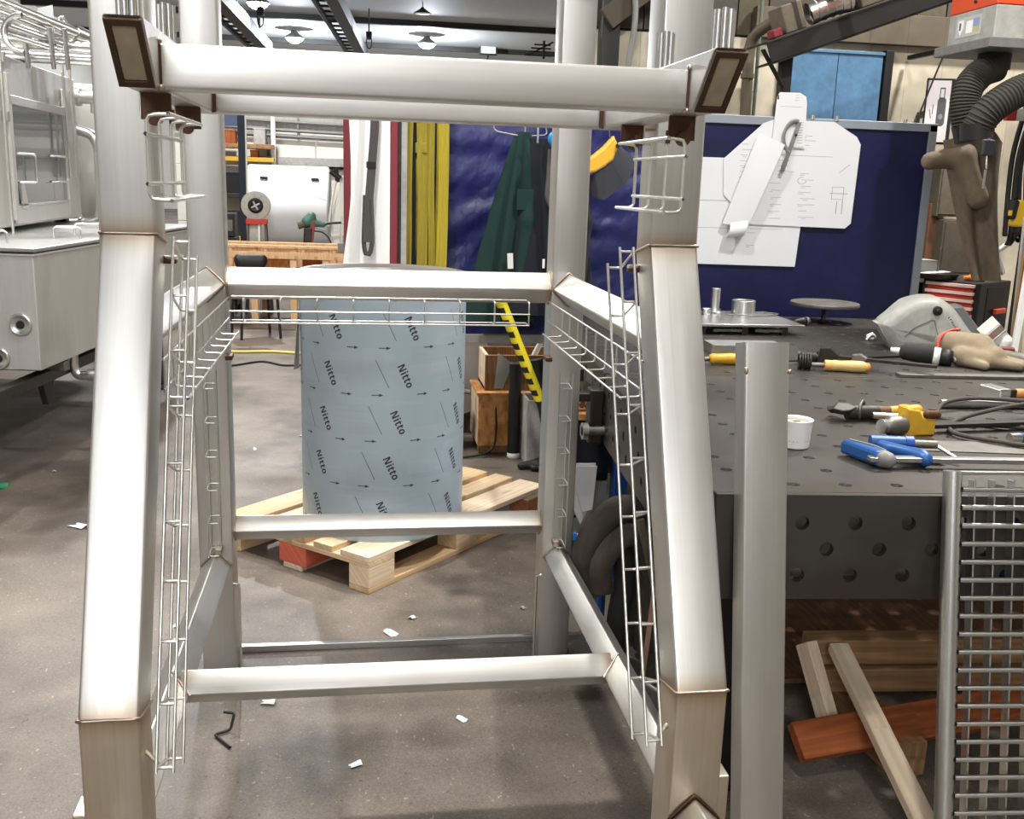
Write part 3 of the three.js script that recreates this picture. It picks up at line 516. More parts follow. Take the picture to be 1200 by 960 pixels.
// ---- welding mask on its side, facing the camera with its flank
{
  const g = thing('welding_mask', 'worn grey welding mask lying on its side on the rear table', 'welding mask', [2.45, TOP, -3.93]); g.rotation.set(0, -0.30, 0); g.scale.setScalar(0.94);
  const out = [[-0.26, 0.115], [-0.215, 0.17], [-0.16, 0.225], [-0.09, 0.25], [-0.02, 0.25], [0.05, 0.205], [0.13, 0.11], [0.22, 0.025], [0.20, 0.0], [-0.16, 0.0], [-0.205, 0.02]];
  const c = new THREE.CatmullRomCurve3(out.map(p => V(p[0], p[1], 0)), true, 'catmullrom', 0.35).getPoints(60).slice(0, -1);
  const shell = new THREE.ExtrudeGeometry(shapeOf(c.map(p => [p.x, p.y])), { depth: 0.1, bevelEnabled: true, bevelThickness: 0.055, bevelSize: 0.05, bevelOffset: -0.05, bevelSegments: 6 });
  part(g, 'shell', boxUV(crease(shell, 0.9)).translate(0, 0, -0.1), phys(0xb4b6b3, 0.45, 0, { map: texGrime, clearcoat: 0.2 }));
  part(g, 'brow_flange', plate([[-0.275, 0.12], [-0.25, 0.125], [-0.155, -0.0], [-0.19, 0.0]], 0.12, 0.004).translate(0, 0, -0.1), M.lightGrey);
  const k = part(g, 'knob', lathe([[0.001, 0], [0.021, 0], [0.021, 0.012], [0.017, 0.016], [0.001, 0.016]], 20).rotateX(Math.PI / 2).translate(-0.03, 0.195, 0.05), M.black);
  part(k, 'knob_centre', lathe([[0.001, 0], [0.010, 0], [0.009, 0.006], [0.001, 0.006]], 14).rotateX(Math.PI / 2).translate(-0.03, 0.195, 0.065), M.darkIron);
  // raised cheek panel outline and lettering-like dark print
  part(g, 'cheek_ridge', tube([[-0.155, 0.075, 0.056], [-0.12, 0.115, 0.056], [-0.04, 0.155, 0.056], [0.01, 0.01, 0.052]], 0.0025, 30, 6, false, 0.1), M.grey);
  const print = canvasTex(256, 64, (x, w, h) => { x.fillStyle = '#b4b6b3'; x.fillRect(0, 0, w, h); x.fillStyle = '#2c2c2c'; const r = rng(5); for (let i = 0; i < 9; i++) { x.fillRect(10 + i * 26, 22, 7, 30); x.fillRect(10 + i * 26, r() < 0.5 ? 22 : 45, 18, 7); if (r() < 0.6) x.fillRect(22 + i * 26, 22, 7, 28); } x.fillRect(120, 6, 60, 5); });
  part(g, 'print', new THREE.BoxGeometry(0.12, 0.022, 0.001).rotateZ(-0.95).translate(0.055, 0.125, 0.0555), std(0xffffff, 0.5, 0, { map: print }));
  part(g, 'visor_block', plate([[0.04, 0.205], [0.09, 0.215], [0.23, 0.05], [0.20, 0.02]], 0.13, 0.006).translate(0, 0, -0.13), std(0x6d7073, 0.35, 0.2));
  const hb = []; for (let i = 0; i <= 16; i++) { const a = -0.3 + i / 16 * 2.5; hb.push([0.25 + 0.085 * Math.cos(a), 0.0, 0.085 * Math.sin(a)]); }
  // silver head band: facets standing out on the right
  const hg = sub(g, 'head_band'); hg.position.set(0.21, 0.12, -0.05); hg.rotation.z = -0.75;
  for (let i = 0; i < 5; i++) { const a = -0.2 + i * 0.42; part(hg, 'facet', bx(0.052, 0.085, 0.004, 0, 0, 0, 0.001).translate(0, 0, 0.1).rotateY(a), i % 2 ? M.steelGloss : M.paintWhite); }
  part(g, 'sweat_pad', blob([[0.285, 0.07, 0.02, 0.275, 0.03, 0.02, 0.028, 0.022]], 0.006, 0.006), M.paintWhite);
}
// ---- dark pencil grinder in front of the mask
{
  const g = thing('air_grinder', 'stubby dark grey grinder with a white band in front of the mask', 'grinder', [2.235, TOP + 0.036, -3.66]); g.rotation.set(0, -0.55, -0.06); g.scale.setScalar(1.12);
  const L = (pts, m, n) => part(g, n, lathe(pts, 22).rotateZ(-Math.PI / 2), m);
  L([[0.001, -0.085], [0.018, -0.083], [0.028, -0.07], [0.031, -0.03], [0.031, 0.028], [0.001, 0.028]], M.rubber, 'body');
  L([[0.001, 0.028], [0.0315, 0.028], [0.0315, 0.05], [0.001, 0.05]], M.paintWhite, 'band');
  L([[0.001, 0.05], [0.030, 0.05], [0.030, 0.075], [0.026, 0.09], [0.001, 0.09]], M.black, 'collar');
  L([[0.001, 0.09], [0.014, 0.09], [0.014, 0.105], [0.009, 0.107], [0.009, 0.135], [0.001, 0.135]], M.steelGloss, 'chuck');
  L([[0.001, -0.115], [0.009, -0.115], [0.012, -0.085], [0.001, -0.085]], M.paintWhite, 'hose_nipple');
}
// ---- leather gloves
{
  const g = thing('work_glove', 'dirty beige leather work glove with red cuff piping beside the grinder', 'glove', [2.43, TOP, -3.60]); g.rotation.y = -0.38;
  part(g, 'palm_and_fingers', blob([
    [-0.11, 0.075, -0.05, 0.0, 0.07, -0.02, 0.052, 0.058], [-0.02, 0.055, -0.01, 0.05, 0.045, 0.03, 0.05, 0.042], [-0.07, 0.04, 0.02, 0.02, 0.035, 0.05, 0.04, 0.035],
    [0.03, 0.03, 0.06, 0.13, 0.022, 0.075, 0.021, 0.017], [0.045, 0.034, 0.035, 0.16, 0.022, 0.045, 0.021, 0.017], [0.055, 0.04, 0.01, 0.165, 0.022, 0.012, 0.020, 0.016], [0.05, 0.04, -0.02, 0.15, 0.022, -0.02, 0.019, 0.015],
    [-0.05, 0.025, 0.05, 0.005, 0.018, 0.10, 0.02, 0.016]], 0.006, 0.005), M.glove);
  part(g, 'cuff_piping', tube([[-0.13, 0.005, 0.035], [-0.155, 0.05, 0.02], [-0.15, 0.10, -0.01], [-0.11, 0.128, -0.05], [-0.07, 0.135, -0.06]], 0.006, 24, 7), M.red);
}
{
  const g = thing('work_glove', 'flat grey leather glove with a red patch right of the beige glove', 'glove', [2.62, TOP, -3.76]); g.rotation.y = -0.5;
  part(g, 'palm_and_fingers', blob([[-0.12, 0.03, 0, 0.04, 0.025, 0.0, 0.032, 0.028], [0.03, 0.022, 0.03, 0.12, 0.016, 0.045, 0.018, 0.014], [0.03, 0.022, 0.0, 0.13, 0.016, 0.005, 0.018, 0.014], [0.03, 0.022, -0.03, 0.12, 0.016, -0.035, 0.017, 0.013], [-0.10, 0.03, -0.04, -0.02, 0.02, -0.07, 0.022, 0.016]], 0.007, 0.006), M.gloveGrey);
  part(g, 'red_patch', bx(0.06, 0.008, 0.05, 0.03, 0.05, 0.0, 0.003), M.maroon, 'dark red leather patch');
}
solo('leather_sheet', 'brown leather sheet lying at the right end of the table under the gloves', 'leather', bx(0.24, 0.01, 0.16, 0, 0.005, 0, 0.003), M.leather, undefined, [2.63, TOP, -3.66]).rotation.y = -0.45;

// ---- pliers, yellow clamp, blue clamps near the front
{
  const g = thing('locking_pliers', 'tongs with dark round jaws and yellow sleeved handles', 'pliers', [1.47, TOP, -2.70]); g.rotation.y = -0.02;
  for (const s of [-1, 1]) part(g, 'jaw', plate([[-0.10, 0.0], [-0.075, 0.03], [-0.04, 0.026], [-0.02, 0.006], [-0.045, -0.008], [-0.07, -0.012]], 0.016, 0.004).rotateX(-Math.PI / 2 + s * 0.5).translate(0, 0.026, s * 0.012), M.darkIron);
  part(g, 'pivot_ring', new THREE.TorusGeometry(0.026, 0.005, 8, 24).rotateY(0.9).translate(0.0, 0.032, 0.0), M.iron);
  part(g, 'neck', bar([-0.045, 0.024, 0], [0.05, 0.024, 0], 0.022, 14), M.darkIron);
  part(g, 'shaft', bar([0.02, 0.022, 0.03], [0.2, 0.02, 0.06], 0.01, 12), M.steelGloss);
  part(g, 'handle', blob([[0.05, 0.022, -0.02, 0.10, 0.022, -0.03, 0.017, 0.014]], 0.005, 0.004), std(0x6a4a32, 0.6));
  part(g, 'handle_sleeve', blob([[0.11, 0.021, -0.03, 0.2, 0.02, -0.045, 0.015, 0.018]], 0.005, 0.004), M.yellow);
  part(g, 'handle_sleeve', blob([[0.12, 0.014, -0.055, 0.2, 0.013, -0.072, 0.011, 0.012]], 0.005, 0.004), M.yellow);
}
{
  const g = thing('screw_clamp', 'heavy screw clamp with chipped yellow head and steel bar', 'clamp', [1.52, TOP, -2.53]); g.rotation.y = 0.1;
  part(g, 'head', merge([plate([[-0.02, 0.0], [0.075, 0.0], [0.075, 0.05], [0.05, 0.062], [0.035, 0.05], [0.02, 0.072], [-0.02, 0.078]], 0.045, 0.005).translate(0, 0, -0.025), bx(0.03, 0.03, 0.05, 0.0, 0.065, -0.01, 0.006)]), M.yellow);
  part(g, 'nut', blob([[0.045, 0.06, 0.018, 0.075, 0.058, 0.018, 0.012, 0.012]], 0.004, 0.004), std(0x5a3a22, 0.6, 0.5));
  part(g, 'pad', lathe([[0.001, 0], [0.024, 0], [0.027, 0.005], [0.027, 0.05], [0.02, 0.055], [0.02, 0.075], [0.001, 0.075]], 22).rotateZ(Math.PI / 2).rotateY(0.1).translate(-0.02, 0.03, 0.01).translate(0, 0, 0), M.iron);
  part(g, 'pad_face', lathe([[0.001, 0], [0.02, 0], [0.02, 0.004], [0.001, 0.004]], 20).rotateZ(Math.PI / 2).rotateY(0.1).translate(-0.094, 0.03, 0.018), M.steelGloss);
  part(g, 'bar', bx(0.42, 0.012, 0.03, 0.28, 0.02, -0.01, 0.002), M.darkIron);
}
{
  const g = thing('quick_clamp', 'blue-handled clamp with a long bright steel bar at the table edge', 'clamp', [1.29, TOP, -2.24]); g.rotation.y = -0.10;
  part(g, 'fixed_jaw', plate([[-0.078, 0.075], [-0.045, 0.085], [-0.01, 0.01], [0.004, -0.03], [-0.012, -0.046], [-0.036, -0.04]], 0.038, 0.009).rotateX(-Math.PI / 2).translate(0, 0.004, 0), M.blueTool); part(g, 'edge_rib', wire([[-0.06, 0.043, -0.07], [-0.02, 0.043, -0.01], [-0.006, 0.041, 0.03]], 0.003), M.grey);
  part(g, 'jaw_cap', blob([[-0.015, 0.022, 0.034, -0.005, 0.02, 0.04, 0.022, 0.02]], 0.005, 0.004), M.grey);
  part(g, 'sliding_jaw', blob([[0.02, 0.03, -0.07, 0.085, 0.026, 0.02, 0.013, 0.016], [0.085, 0.022, 0.0, 0.09, 0.022, 0.035, 0.017, 0.018], [0.03, 0.022, -0.045, 0.11, 0.02, -0.005, 0.010, 0.010]], 0.005, 0.005), M.blueTool);
  part(g, 'grip', bar([0.0, 0.034, -0.085], [0.085, 0.034, -0.075], 0.018, 16), M.blueTool);
  part(g, 'grip_end', bar([0.085, 0.034, -0.075], [0.105, 0.034, -0.073], 0.02, 16), std(0x17479a, 0.4));
  part(g, 'spindle', bar([0.1, 0.034, -0.073], [0.165, 0.034, -0.066], 0.011, 12), M.iron);
  part(g, 'tommy_bar', bar([0.16, 0.034, -0.07], [0.195, 0.012, 0.0], 0.005, 8), M.wire);
  part(g, 'bar', bx(0.62, 0.012, 0.026, 0.26, 0.022, 0.034, 0.002), M.steelGloss);
  part(g, 'bar', bx(0.05, 0.004, 0.05, 0.135, 0.01, -0.02, 0.001), M.darkIron);
}
{
  const g = thing('tape_cup', 'small white printed paper cup partly behind the upright tube', 'cup', [1.135, TOP, -2.41]);
  const t = canvasTex(256, 128, (x, w, h) => { x.fillStyle = '#e2e3e4'; x.fillRect(0, 0, w, h); x.fillStyle = '#8a94b4'; for (let i = 0; i < 5; i++) x.fillRect(140 + i * 12, 40 + i * 9, 20, 5); x.fillStyle = '#5a648c'; x.fillRect(120, 60, 7, 40); });
  part(g, 'cup', lathe([[0.001, 0], [0.034, 0], [0.037, 0.004], [0.041, 0.07], [0.044, 0.074], [0.041, 0.076], [0.039, 0.072], [0.036, 0.008], [0.001, 0.006]], 30), std(0xffffff, 0.6, 0, { map: t }));
  part(g, 'inner_roll', lathe([[0.018, 0.02], [0.038, 0.02], [0.0385, 0.066], [0.018, 0.066]], 24), std(0xb9a48a, 0.8));
}
{
  const g = thing('hammer', 'hammer with a steel head and pale wooden handle at the right edge', 'hammer', [2.1, TOP, -2.95]); g.rotation.y = 0.10;
  part(g, 'head', bx(0.045, 0.05, 0.1, -0.03, 0.026, -0.01, 0.006), M.steelGloss);
  part(g, 'eye_collar', bx(0.035, 0.04, 0.05, 0.012, 0.026, 0, 0.006), M.darkIron);
  part(g, 'handle', lathe([[0.001, 0], [0.016, 0], [0.017, 0.03], [0.014, 0.12], [0.018, 0.25], [0.001, 0.26]], 16).rotateZ(-Math.PI / 2).translate(0.025, 0.026, 0), std(0xd9a668, 0.6, 0, { map: texPine }));
}
solo('steel_tube', 'bright round steel tube lying under the coiled black cable', 'steel tube', bar([0, 0, 0], [0.5, 0, 0.03], 0.014, 16), M.steelGloss, undefined, [1.82, TOP + 0.014, -2.86]);
solo('torch_cable', 'coiled dark grey welding cable on the table behind the grille', 'cable', tube([[0.85, 0.01, 0.12], [0.62, 0.03, 0.05], [0.3, 0.035, -0.11], [0.12, 0.03, -0.10], [0.02, 0.01, 0.02], [0.08, 0.01, 0.10], [0.3, 0.01, 0.2], [0.6, 0.01, 0.28]], 0.0068, 90, 8), M.cable, undefined, [1.70, TOP, -2.72]);
solo('power_cable', 'second dark cable loop in front of the coiled cable', 'cable', tube([[0.7, 0.04, -0.32], [0.35, 0.03, -0.26], [0.08, 0.01, -0.16], [-0.02, 0.0, -0.04], [0.05, 0.0, 0.07], [0.14, 0.0, 0.13], [0.3, 0.0, 0.17], [0.6, 0.0, 0.2]], 0.0068, 80, 8), M.cable, undefined, [1.665, TOP + 0.011, -2.47]);
{
  const g = thing('cable_plug', 'blue cable coupling with a metal ring at the right end of the cable', 'coupling', [1.77, TOP + 0.02, -2.40]); g.rotation.y = 0.1;
  part(g, 'ring', bar([-0.03, 0, 0], [0.0, 0, 0], 0.015, 14), M.steelGloss);
  part(g, 'sleeve', bar([0, 0, 0], [0.12, 0, 0], 0.014, 14), M.blueTool);
}
{ // flat sheets lying on the front right of the table
  const sh = plate([[0, 0], [0.9, -0.16], [0.9, 0.02], [0.1, 0.09]], 0.003, 0.0008).rotateX(-Math.PI / 2);
  solo('steel_sheet', 'thin grey steel sheet lying under the coiled cable', 'steel sheet', sh, M.iron, undefined, [1.43, TOP, -2.36]);
  solo('steel_strip', 'flat square bar lying under the cable behind the yellow clamp', 'steel strip', bx(0.34, 0.016, 0.03, 0, 0.008, 0, 0.002), M.darkIron, undefined, [1.76, TOP, -2.62]);
}

// ---------------------------------------------------------------- tube leaning on the front of the table
{
  const g = thing('square_tube', 'upright square stainless tube leaning on the front edge of the table', 'steel tube', [0.87, 0, -1.83]); g.rotation.x = -0.186;
  part(g, 'tube', sqTube([0, 0.006, 0], [0, 1.2, 0], 0.1, 0.06, [1, 0, 0], 0, 0.006), M.steel);
  part(g, 'weld_spot', new THREE.SphereGeometry(0.006, 10, 8).scale(0.8, 1.4, 0.8).translate(-0.047, 1.14, 0.03), M.weld);
  part(g, 'weld_spot', new THREE.SphereGeometry(0.005, 10, 8).translate(0.05, 1.138, 0.03), M.weld);
}
// ---------------------------------------------------------------- grating leaning on the table
{
  const g = thing('metal_grating', 'steel grating of horizontal rods in a round tube frame leaning on the table', 'grating', [1.286, 0.005, -1.783]); g.rotation.set(-0.2, -0.08, 0, 'YXZ');
  part(g, 'frame_tube', bar([0, 0, 0], [0, 0.925, 0], 0.02, 18), M.steelGloss);
  part(g, 'top_bar', bx(0.8, 0.008, 0.03, 0.4, 0.921, 0, 0.002), M.steelGloss);
  for (let k = 0; k < 22; k++) { const y = 0.885 - k * 0.0398; part(g, 'rod', wire([[0.016, y, 0.012], [0.40, y - 0.001, 0.012], [0.8, y, 0.012]], 0.0062, 0.05, 8), M.steelGloss); }
  for (let k = 0; k < 16; k++) part(g, 'flat_bar', bx(0.004, 0.90, 0.028, 0.052 + k * 0.0455, 0.455, -0.012, 0.001), M.steelGloss);
}
// ---------------------------------------------------------------- timber under the table
{
  const wood = (label, p0, p1, w, t, m, up) => { const c = p0.map((v, i) => (v + p1[i]) / 2), y = Math.min(p0[1], p1[1]); const mesh = solo('timber', label, 'timber', stick(p0, p1, w, t, up, 0.004).translate(-c[0], -y, -c[2]), m, undefined, [c[0], y, c[2]]); return mesh; };
  wood('upper rough brown beam lying crosswise on the floor stack under the table', [1.28, 0.222, -2.52], [2.1, 0.222, -2.46], 0.07, 0.075, M.oldWood);
  wood('lower rough brown beam under the table below the upper beam', [1.30, 0.144, -2.50], [2.1, 0.144, -2.44], 0.075, 0.07, M.oldWood);
  wood('wide orange-stained plank lying on edge under the table', [1.135, 0.098, -2.235], [1.85, 0.135, -2.31], 0.1, 0.035, M.orangeWood, [0.1, 0.75, 0.65]);
  wood('thin pale batten slanting from the beams towards the grating', [1.335, 0.262, -2.44], [1.305, 0.065, -1.87], 0.055, 0.03, M.pine);
  wood('short pale block leaning on the left end of the beams', [1.255, 0.262, -2.47], [1.29, 0.02, -2.30], 0.035, 0.06, M.pine);
  wood('long low dark bearer on the floor under the timber stack', [1.42, 0.05, -2.62], [1.44, 0.05, -2.2], 0.1, 0.1, M.oldWood);
}
{ // plywood board lying on blocks further under the table, which catches the light through the holes
  const g = thing('floor_board', 'dark brown board lying on the floor far under the perforated table', 'board', [1.75, 0, -3.05]);
  part(g, 'board', bx(1.35, 0.02, 0.75, 0, 0.05, 0, 0.002), std(0x9a7a60, 0.8, 0, { map: texOldWood }));
  for (const z of [-0.3, 0.3]) part(g, 'batten', bx(1.3, 0.04, 0.06, 0, 0.02, z, 0.002), M.oldWood);
  const h = thing('cable_hook', 'thin wire with a small grey tag hanging under the table edge', 'tag', [1.045, 0.59, -2.3]);
  part(h, 'wire', wire([[-0.06, 0, 0], [0.0, 0, 0], [0.035, -0.03, 0], [0.04, -0.06, 0]], 0.0025), M.iron);
  part(h, 'tag', bx(0.02, 0.06, 0.004, 0.05, -0.09, 0, 0.001).rotateZ(0.15), M.iron);
}

// ---------------------------------------------------------------- pallet and film-wrapped drum
{
  const g = thing('wooden_pallet', 'pale wooden pallet with a red painted block under the film-wrapped drum', 'pallet', [0.05, 0, -3.519]); g.rotation.y = 0.817;
  const wMats = [M.pine, std(0xf3e6d2, 0.75, 0, { map: texPine }), std(0xe2d0b4, 0.78, 0, { map: texPine })];
  const red = std(0xf08478, 0.75, 0, { map: texPine }), rust = std(0xc08466, 0.75, 0, { map: texPine });
  // grain follows the length of each board
  const board = (w, h, d, x, y, z, along) => { const q = bx(w, h, d, 0, 0, 0, 0.003); if (along === 'x') { const uv = q.attributes.uv, p = q.attributes.position; for (let i = 0; i < uv.count; i++) uv.setXY(i, p.getZ(i) + p.getY(i) + z * 3, p.getX(i) + z); } else { const uv = q.attributes.uv, p = q.attributes.position; for (let i = 0; i < uv.count; i++) uv.setXY(i, p.getX(i) + p.getY(i) + x * 3, p.getZ(i)); } return q.translate(x, y, z); };
  const zs = [[0, 0.145], [0.185, 0.285], [0.3275, 0.4725], [0.515, 0.615], [0.655, 0.8]];
  zs.forEach(([a, b], i) => part(g, 'deck_board', board(1.2, 0.022, b - a, 0.6, 0.133, -(a + b) / 2, 'x'), wMats[i % 3]));
  [[0, 0.145], [0.5275, 0.6725], [1.055, 1.2]].forEach(([a, b], i) => {
    part(g, 'stringer_board', board(b - a, 0.022, 0.8, (a + b) / 2, 0.111, -0.4, 'z'), wMats[(i + 1) % 3]);
    [[0, 0.1], [0.3275, 0.4725], [0.7, 0.8]].forEach(([c, d], j) => { const isRed = i === 0 && j === 1, isRust = i === 2 && j === 0; part(g, 'block', board(b - a, 0.078, d - c, (a + b) / 2, 0.061, -(c + d) / 2, 'x'), isRed ? red : isRust ? rust : wMats[(i + j) % 3], isRed ? 'block painted red' : undefined); });
  });
  [[0, 0.1], [0.35, 0.45], [0.7, 0.8]].forEach(([a, b], i) => part(g, 'base_board', board(1.2, 0.022, b - a, 0.6, 0.011, -(a + b) / 2, 'x'), wMats[(i + 2) % 3]));
}
{
  const g = thing('steel_drum', 'large steel drum wrapped in printed blue-grey protective film standing on the pallet', 'drum', [0.115, 0.144, -4.0]);
  const R = 0.324, H = 0.985, W = 2048, T = 1024, k = W / (2 * Math.PI * R);
  const film = canvasTex(W, T, (x, w, h) => {
    x.fillStyle = '#a0b0bb'; x.fillRect(0, 0, w, h);
    const r = rng(8); for (let i = 0; i < 260; i++) { x.globalAlpha = 0.035; x.fillStyle = r() < 0.5 ? '#ffffff' : '#5d6a74'; x.fillRect(r() * w, r() * h, 20 + r() * 220, 2 + r() * 60); } x.globalAlpha = 1;
    for (let row = -1; row < 7; row++) for (let col = -1; col < 8; col++) {
      const px = (col * 0.2908 - row * 0.026) * k + 30, py = (row * 0.176 + 0.16) * (h / H);
      x.save(); x.translate(px, py); x.rotate(1.15); x.fillStyle = '#1c2126'; x.font = 'bold 40px sans-serif'; x.fillText('Nitto', -46, 14); x.restore();
      x.strokeStyle = 'rgba(70,82,92,0.85)'; x.lineWidth = 2.5; x.beginPath(); x.moveTo(px - 110, py - 60); x.lineTo(px - 60, py + 50); x.stroke();
      for (const dx of [70, 190]) { const ax = px + dx, ay = py + 0.075 * h / H; x.strokeStyle = x.fillStyle = '#2a3036'; x.lineWidth = 3; x.beginPath(); x.moveTo(ax - 22, ay); x.lineTo(ax + 12, ay); x.stroke(); x.beginPath(); x.moveTo(ax + 22, ay); x.lineTo(ax + 6, ay - 6); x.lineTo(ax + 6, ay + 6); x.fill(); }
    }
    // faint loops drawn on the film by hand
    x.strokeStyle = 'rgba(60,70,80,0.55)'; x.lineWidth = 2.5; for (let q = 0; q < 4; q++) { x.beginPath(); for (let i = 0; i < 50; i++) { const a = i / 7; x.lineTo(w * 0.04 + i * 2.2 + 14 * Math.cos(a * 2) + q * 4, h * 0.76 + 22 * Math.sin(a) * Math.cos(q + a * 0.5)); } x.stroke(); }
  });
  film.wrapT = THREE.ClampToEdgeWrapping;
  part(g, 'wrapped_body', new THREE.CylinderGeometry(R, R, H, 72, 1, true).translate(0, H / 2, 0).rotateY(2.9), phys(0xffffff, 0.4, 0.0, { map: film }));
  part(g, 'bottom', new THREE.CylinderGeometry(R - 0.002, R - 0.002, 0.01, 48).translate(0, 0.006, 0), M.steelGloss);
  part(g, 'lid', lathe([[0.001, 1.0], [0.22, 0.998], [0.29, 0.990], [0.305, 1.004], [0.322, 1.006], [0.329, 1.0], [0.329, 0.984], [0.324, 0.978], [0.30, 0.976], [0.001, 0.976]], 64), M.steelGloss);
  part(g, 'film_seam', bx(0.004, H - 0.01, 0.03, 0, H / 2, 0, 0.001).translate(R + 0.001, 0, 0).rotateY(0.28), M.steelGloss);
  part(g, 'clip', bx(0.05, 0.02, 0.02, -0.33, 0.93, 0.02, 0.004), M.blueTool, 'small blue clip at the rim');
  part(g, 'film_flap', cloth((u, v) => [-R - 0.004 - 0.02 * v * u, 0.86 - 0.24 * v, 0.03 + 0.03 * u - 0.01 * v], 3, 6, 0.002), M.lightGrey);
}

// ---------------------------------------------------------------- stainless processing machine on the left
{
  const g = thing('process_tank', 'long low stainless steel tank with lidded top and bar handles at the left', 'tank', [-1.44, 0, -4.9]); g.rotation.y = -0.125;
  const tb = M.tankSteel;
  part(g, 'tank_body', bx(1.7, 0.54, 2.62, -0.85, 0.845, -1.31, 0.006), tb);
  part(g, 'lid', bx(1.72, 0.018, 2.64, -0.85, 1.131, -1.31, 0.005), M.steelGloss);
  part(g, 'lid_lip', bx(1.715, 0.01, 2.635, -0.85, 1.108, -1.31, 0.003), tb);
  const handle = (x, z, l) => part(g, 'handle', wire([[x, 1.138, z], [x, 1.20, z], [x + l * Math.cos(0.2), 1.20, z - l * Math.sin(0.2)], [x + l * Math.cos(0.2), 1.138, z - l * Math.sin(0.2)]], 0.006, 0.02, 8), M.wire);
  handle(-0.20, -0.72, 0.13); handle(-0.24, -1.1, 0.15); handle(-0.2, -1.42, 0.16); handle(-0.36, -0.24, 0.13);
  for (const [x, y] of [[-0.078, 0.79], [-0.19, 0.63]]) { const p = part(g, 'port', lathe([[0.02, 0], [0.05, 0], [0.053, 0.006], [0.05, 0.012], [0.04, 0.012], [0.034, 0.004], [0.02, 0.004]], 28).rotateX(Math.PI / 2).translate(x, y, 0.002), M.steelGloss); part(p, 'bore', lathe([[0.001, 0], [0.02, 0], [0.019, 0.005], [0.001, 0.003]], 20).rotateX(Math.PI / 2).translate(x, y, 0.003), M.black); }
  part(g, 'frame_rail', bx(0.06, 0.06, 3.5, -0.10, 0.50, -0.86, 0.006), M.darkIron); part(g, 'gusset', plate([[0, 0], [0.14, 0.0], [0.10, -0.12], [0.05, -0.12]], 0.03, 0.003).rotateY(Math.PI / 2).translate(-0.115, 0.478, -0.2), M.black);
  part(g, 'frame_rail', bx(0.06, 0.06, 2.7, -1.4, 0.52, -1.28, 0.006), M.darkIron);
  part(g, 'cross_rail', bx(1.7, 0.05, 0.06, -0.85, 0.545, -0.3, 0.006), M.iron);
  part(g, 'drip_tray', bx(1.5, 0.02, 2.3, -0.9, 0.555, -1.3, 0.004), M.leather);
  for (const [x, z] of [[-0.12, -1.75], [-0.12, -2.4], [-1.55, -0.62], [-1.55, -2.3]]) {
    part(g, 'leg', bx(0.05, 0.52, 0.05, x - 0.1, 0.29, z, 0.005), M.darkIron); part(g, 'foot', lathe([[0.001, 0], [0.06, 0], [0.055, 0.015], [0.02, 0.03], [0.02, 0.06], [0.001, 0.06]], 18).translate(x - 0.1, 0, z), M.darkIron);
  }
  const v = sub(g, 'drain_valve'); v.position.set(-0.05, 0.5, -0.5);
  part(v, 'elbow', tube([[0, 0.08, 0], [0.0, 0.0, 0], [0.025, -0.04, 0], [0.08, -0.04, 0]], 0.024, 24, 12), M.steelGloss);
  part(v, 'valve_body', bar([0.07, -0.04, 0], [0.13, -0.04, 0], 0.03, 16), M.steelGloss);
  part(v, 'lever', bx(0.12, 0.012, 0.02, 0.16, -0.005, 0, 0.004), M.blueTool, 'blue valve lever');
}
{
  const g = thing('machine_cabinet', 'stainless cabinet with a glazed door standing over the tank at the left edge', 'cabinet', [-1.9, 1.142, -6.3]);
  const X = 0;                               // the face with the door looks towards +x
  part(g, 'body', bx(1.2, 0.93, 2.7, -0.602, 0.49, -0.0, 0.008), M.tankSteel);
  for (const [x, z] of [[-0.1, -1.2], [-0.1, 1.2], [-1.1, -1.2], [-1.1, 1.2]]) part(g, 'foot', bx(0.08, 0.03, 0.08, x, 0.013, z, 0.003), M.black);
  const fr = [[0.2, -1.02], [0.85, 0.16]];   // y, z extents of the door
  const d = sub(g, 'door'); d.position.set(0.002, 0, 0);
  part(d, 'door_stile', bx(0.02, 0.80, 0.06, 0.01, 0.46, 0.12, 0.004), M.tankSteel); part(d, 'door_stile', bx(0.02, 0.80, 0.06, 0.01, 0.46, -1.0, 0.004), M.tankSteel);
  part(d, 'door_rail', bx(0.02, 0.05, 1.12, 0.012, 0.72, -0.44, 0.004), M.steelGloss); part(d, 'door_rail', bx(0.02, 0.10, 1.12, 0.008, 0.09, -0.44, 0.004), M.tankSteel);
  part(d, 'window_pane', bx(0.006, 0.56, 1.06, 0.004, 0.42, -0.44, 0.001), phys(0x6d7174, 0.18, 0.6, { clearcoat: 0.6 }), 'smoked grey door pane');
  part(d, 'pane_sill', bx(0.03, 0.012, 1.0, 0.015, 0.145, -0.44, 0.003), M.steelGloss);
  for (const [z0, z1] of [[0.04, -0.2], [-0.6, -0.86]]) part(d, 'handle', wire([[0.015, 0.43, z0], [0.04, 0.43, z0], [0.04, 0.43, z1], [0.04, 0.27, z1], [0.04, 0.27, z0], [0.015, 0.27, z0]], 0.007, 0.02, 8), M.wire);
  part(d, 'latch', plate([[0, 0], [0.12, -0.02], [0.06, 0.13], [0.0, 0.14]], 0.01, 0.002).rotateY(Math.PI / 2).translate(0.02, 0.13, 0.06), M.steelGloss);
  for (const y of [0.62, 0.93]) part(d, 'hinge', bar([0.02, y - 0.02, 0.2], [0.02, y + 0.03, 0.2], 0.018, 12), M.steelGloss);
  part(g, 'guard_rail', wire([[0.06, 0.0, 0.36], [0.06, 1.35, 0.36], [0.06, 1.35, 0.5]], 0.009, 0.05, 8), M.wire);
  part(g, 'guard_rail', wire([[0.06, 0.3, -0.88], [0.06, 1.3, -0.82], [0.06, 1.3, -1.0], [0.06, 0.3, -1.02]], 0.009, 0.05, 8), M.wire);
}
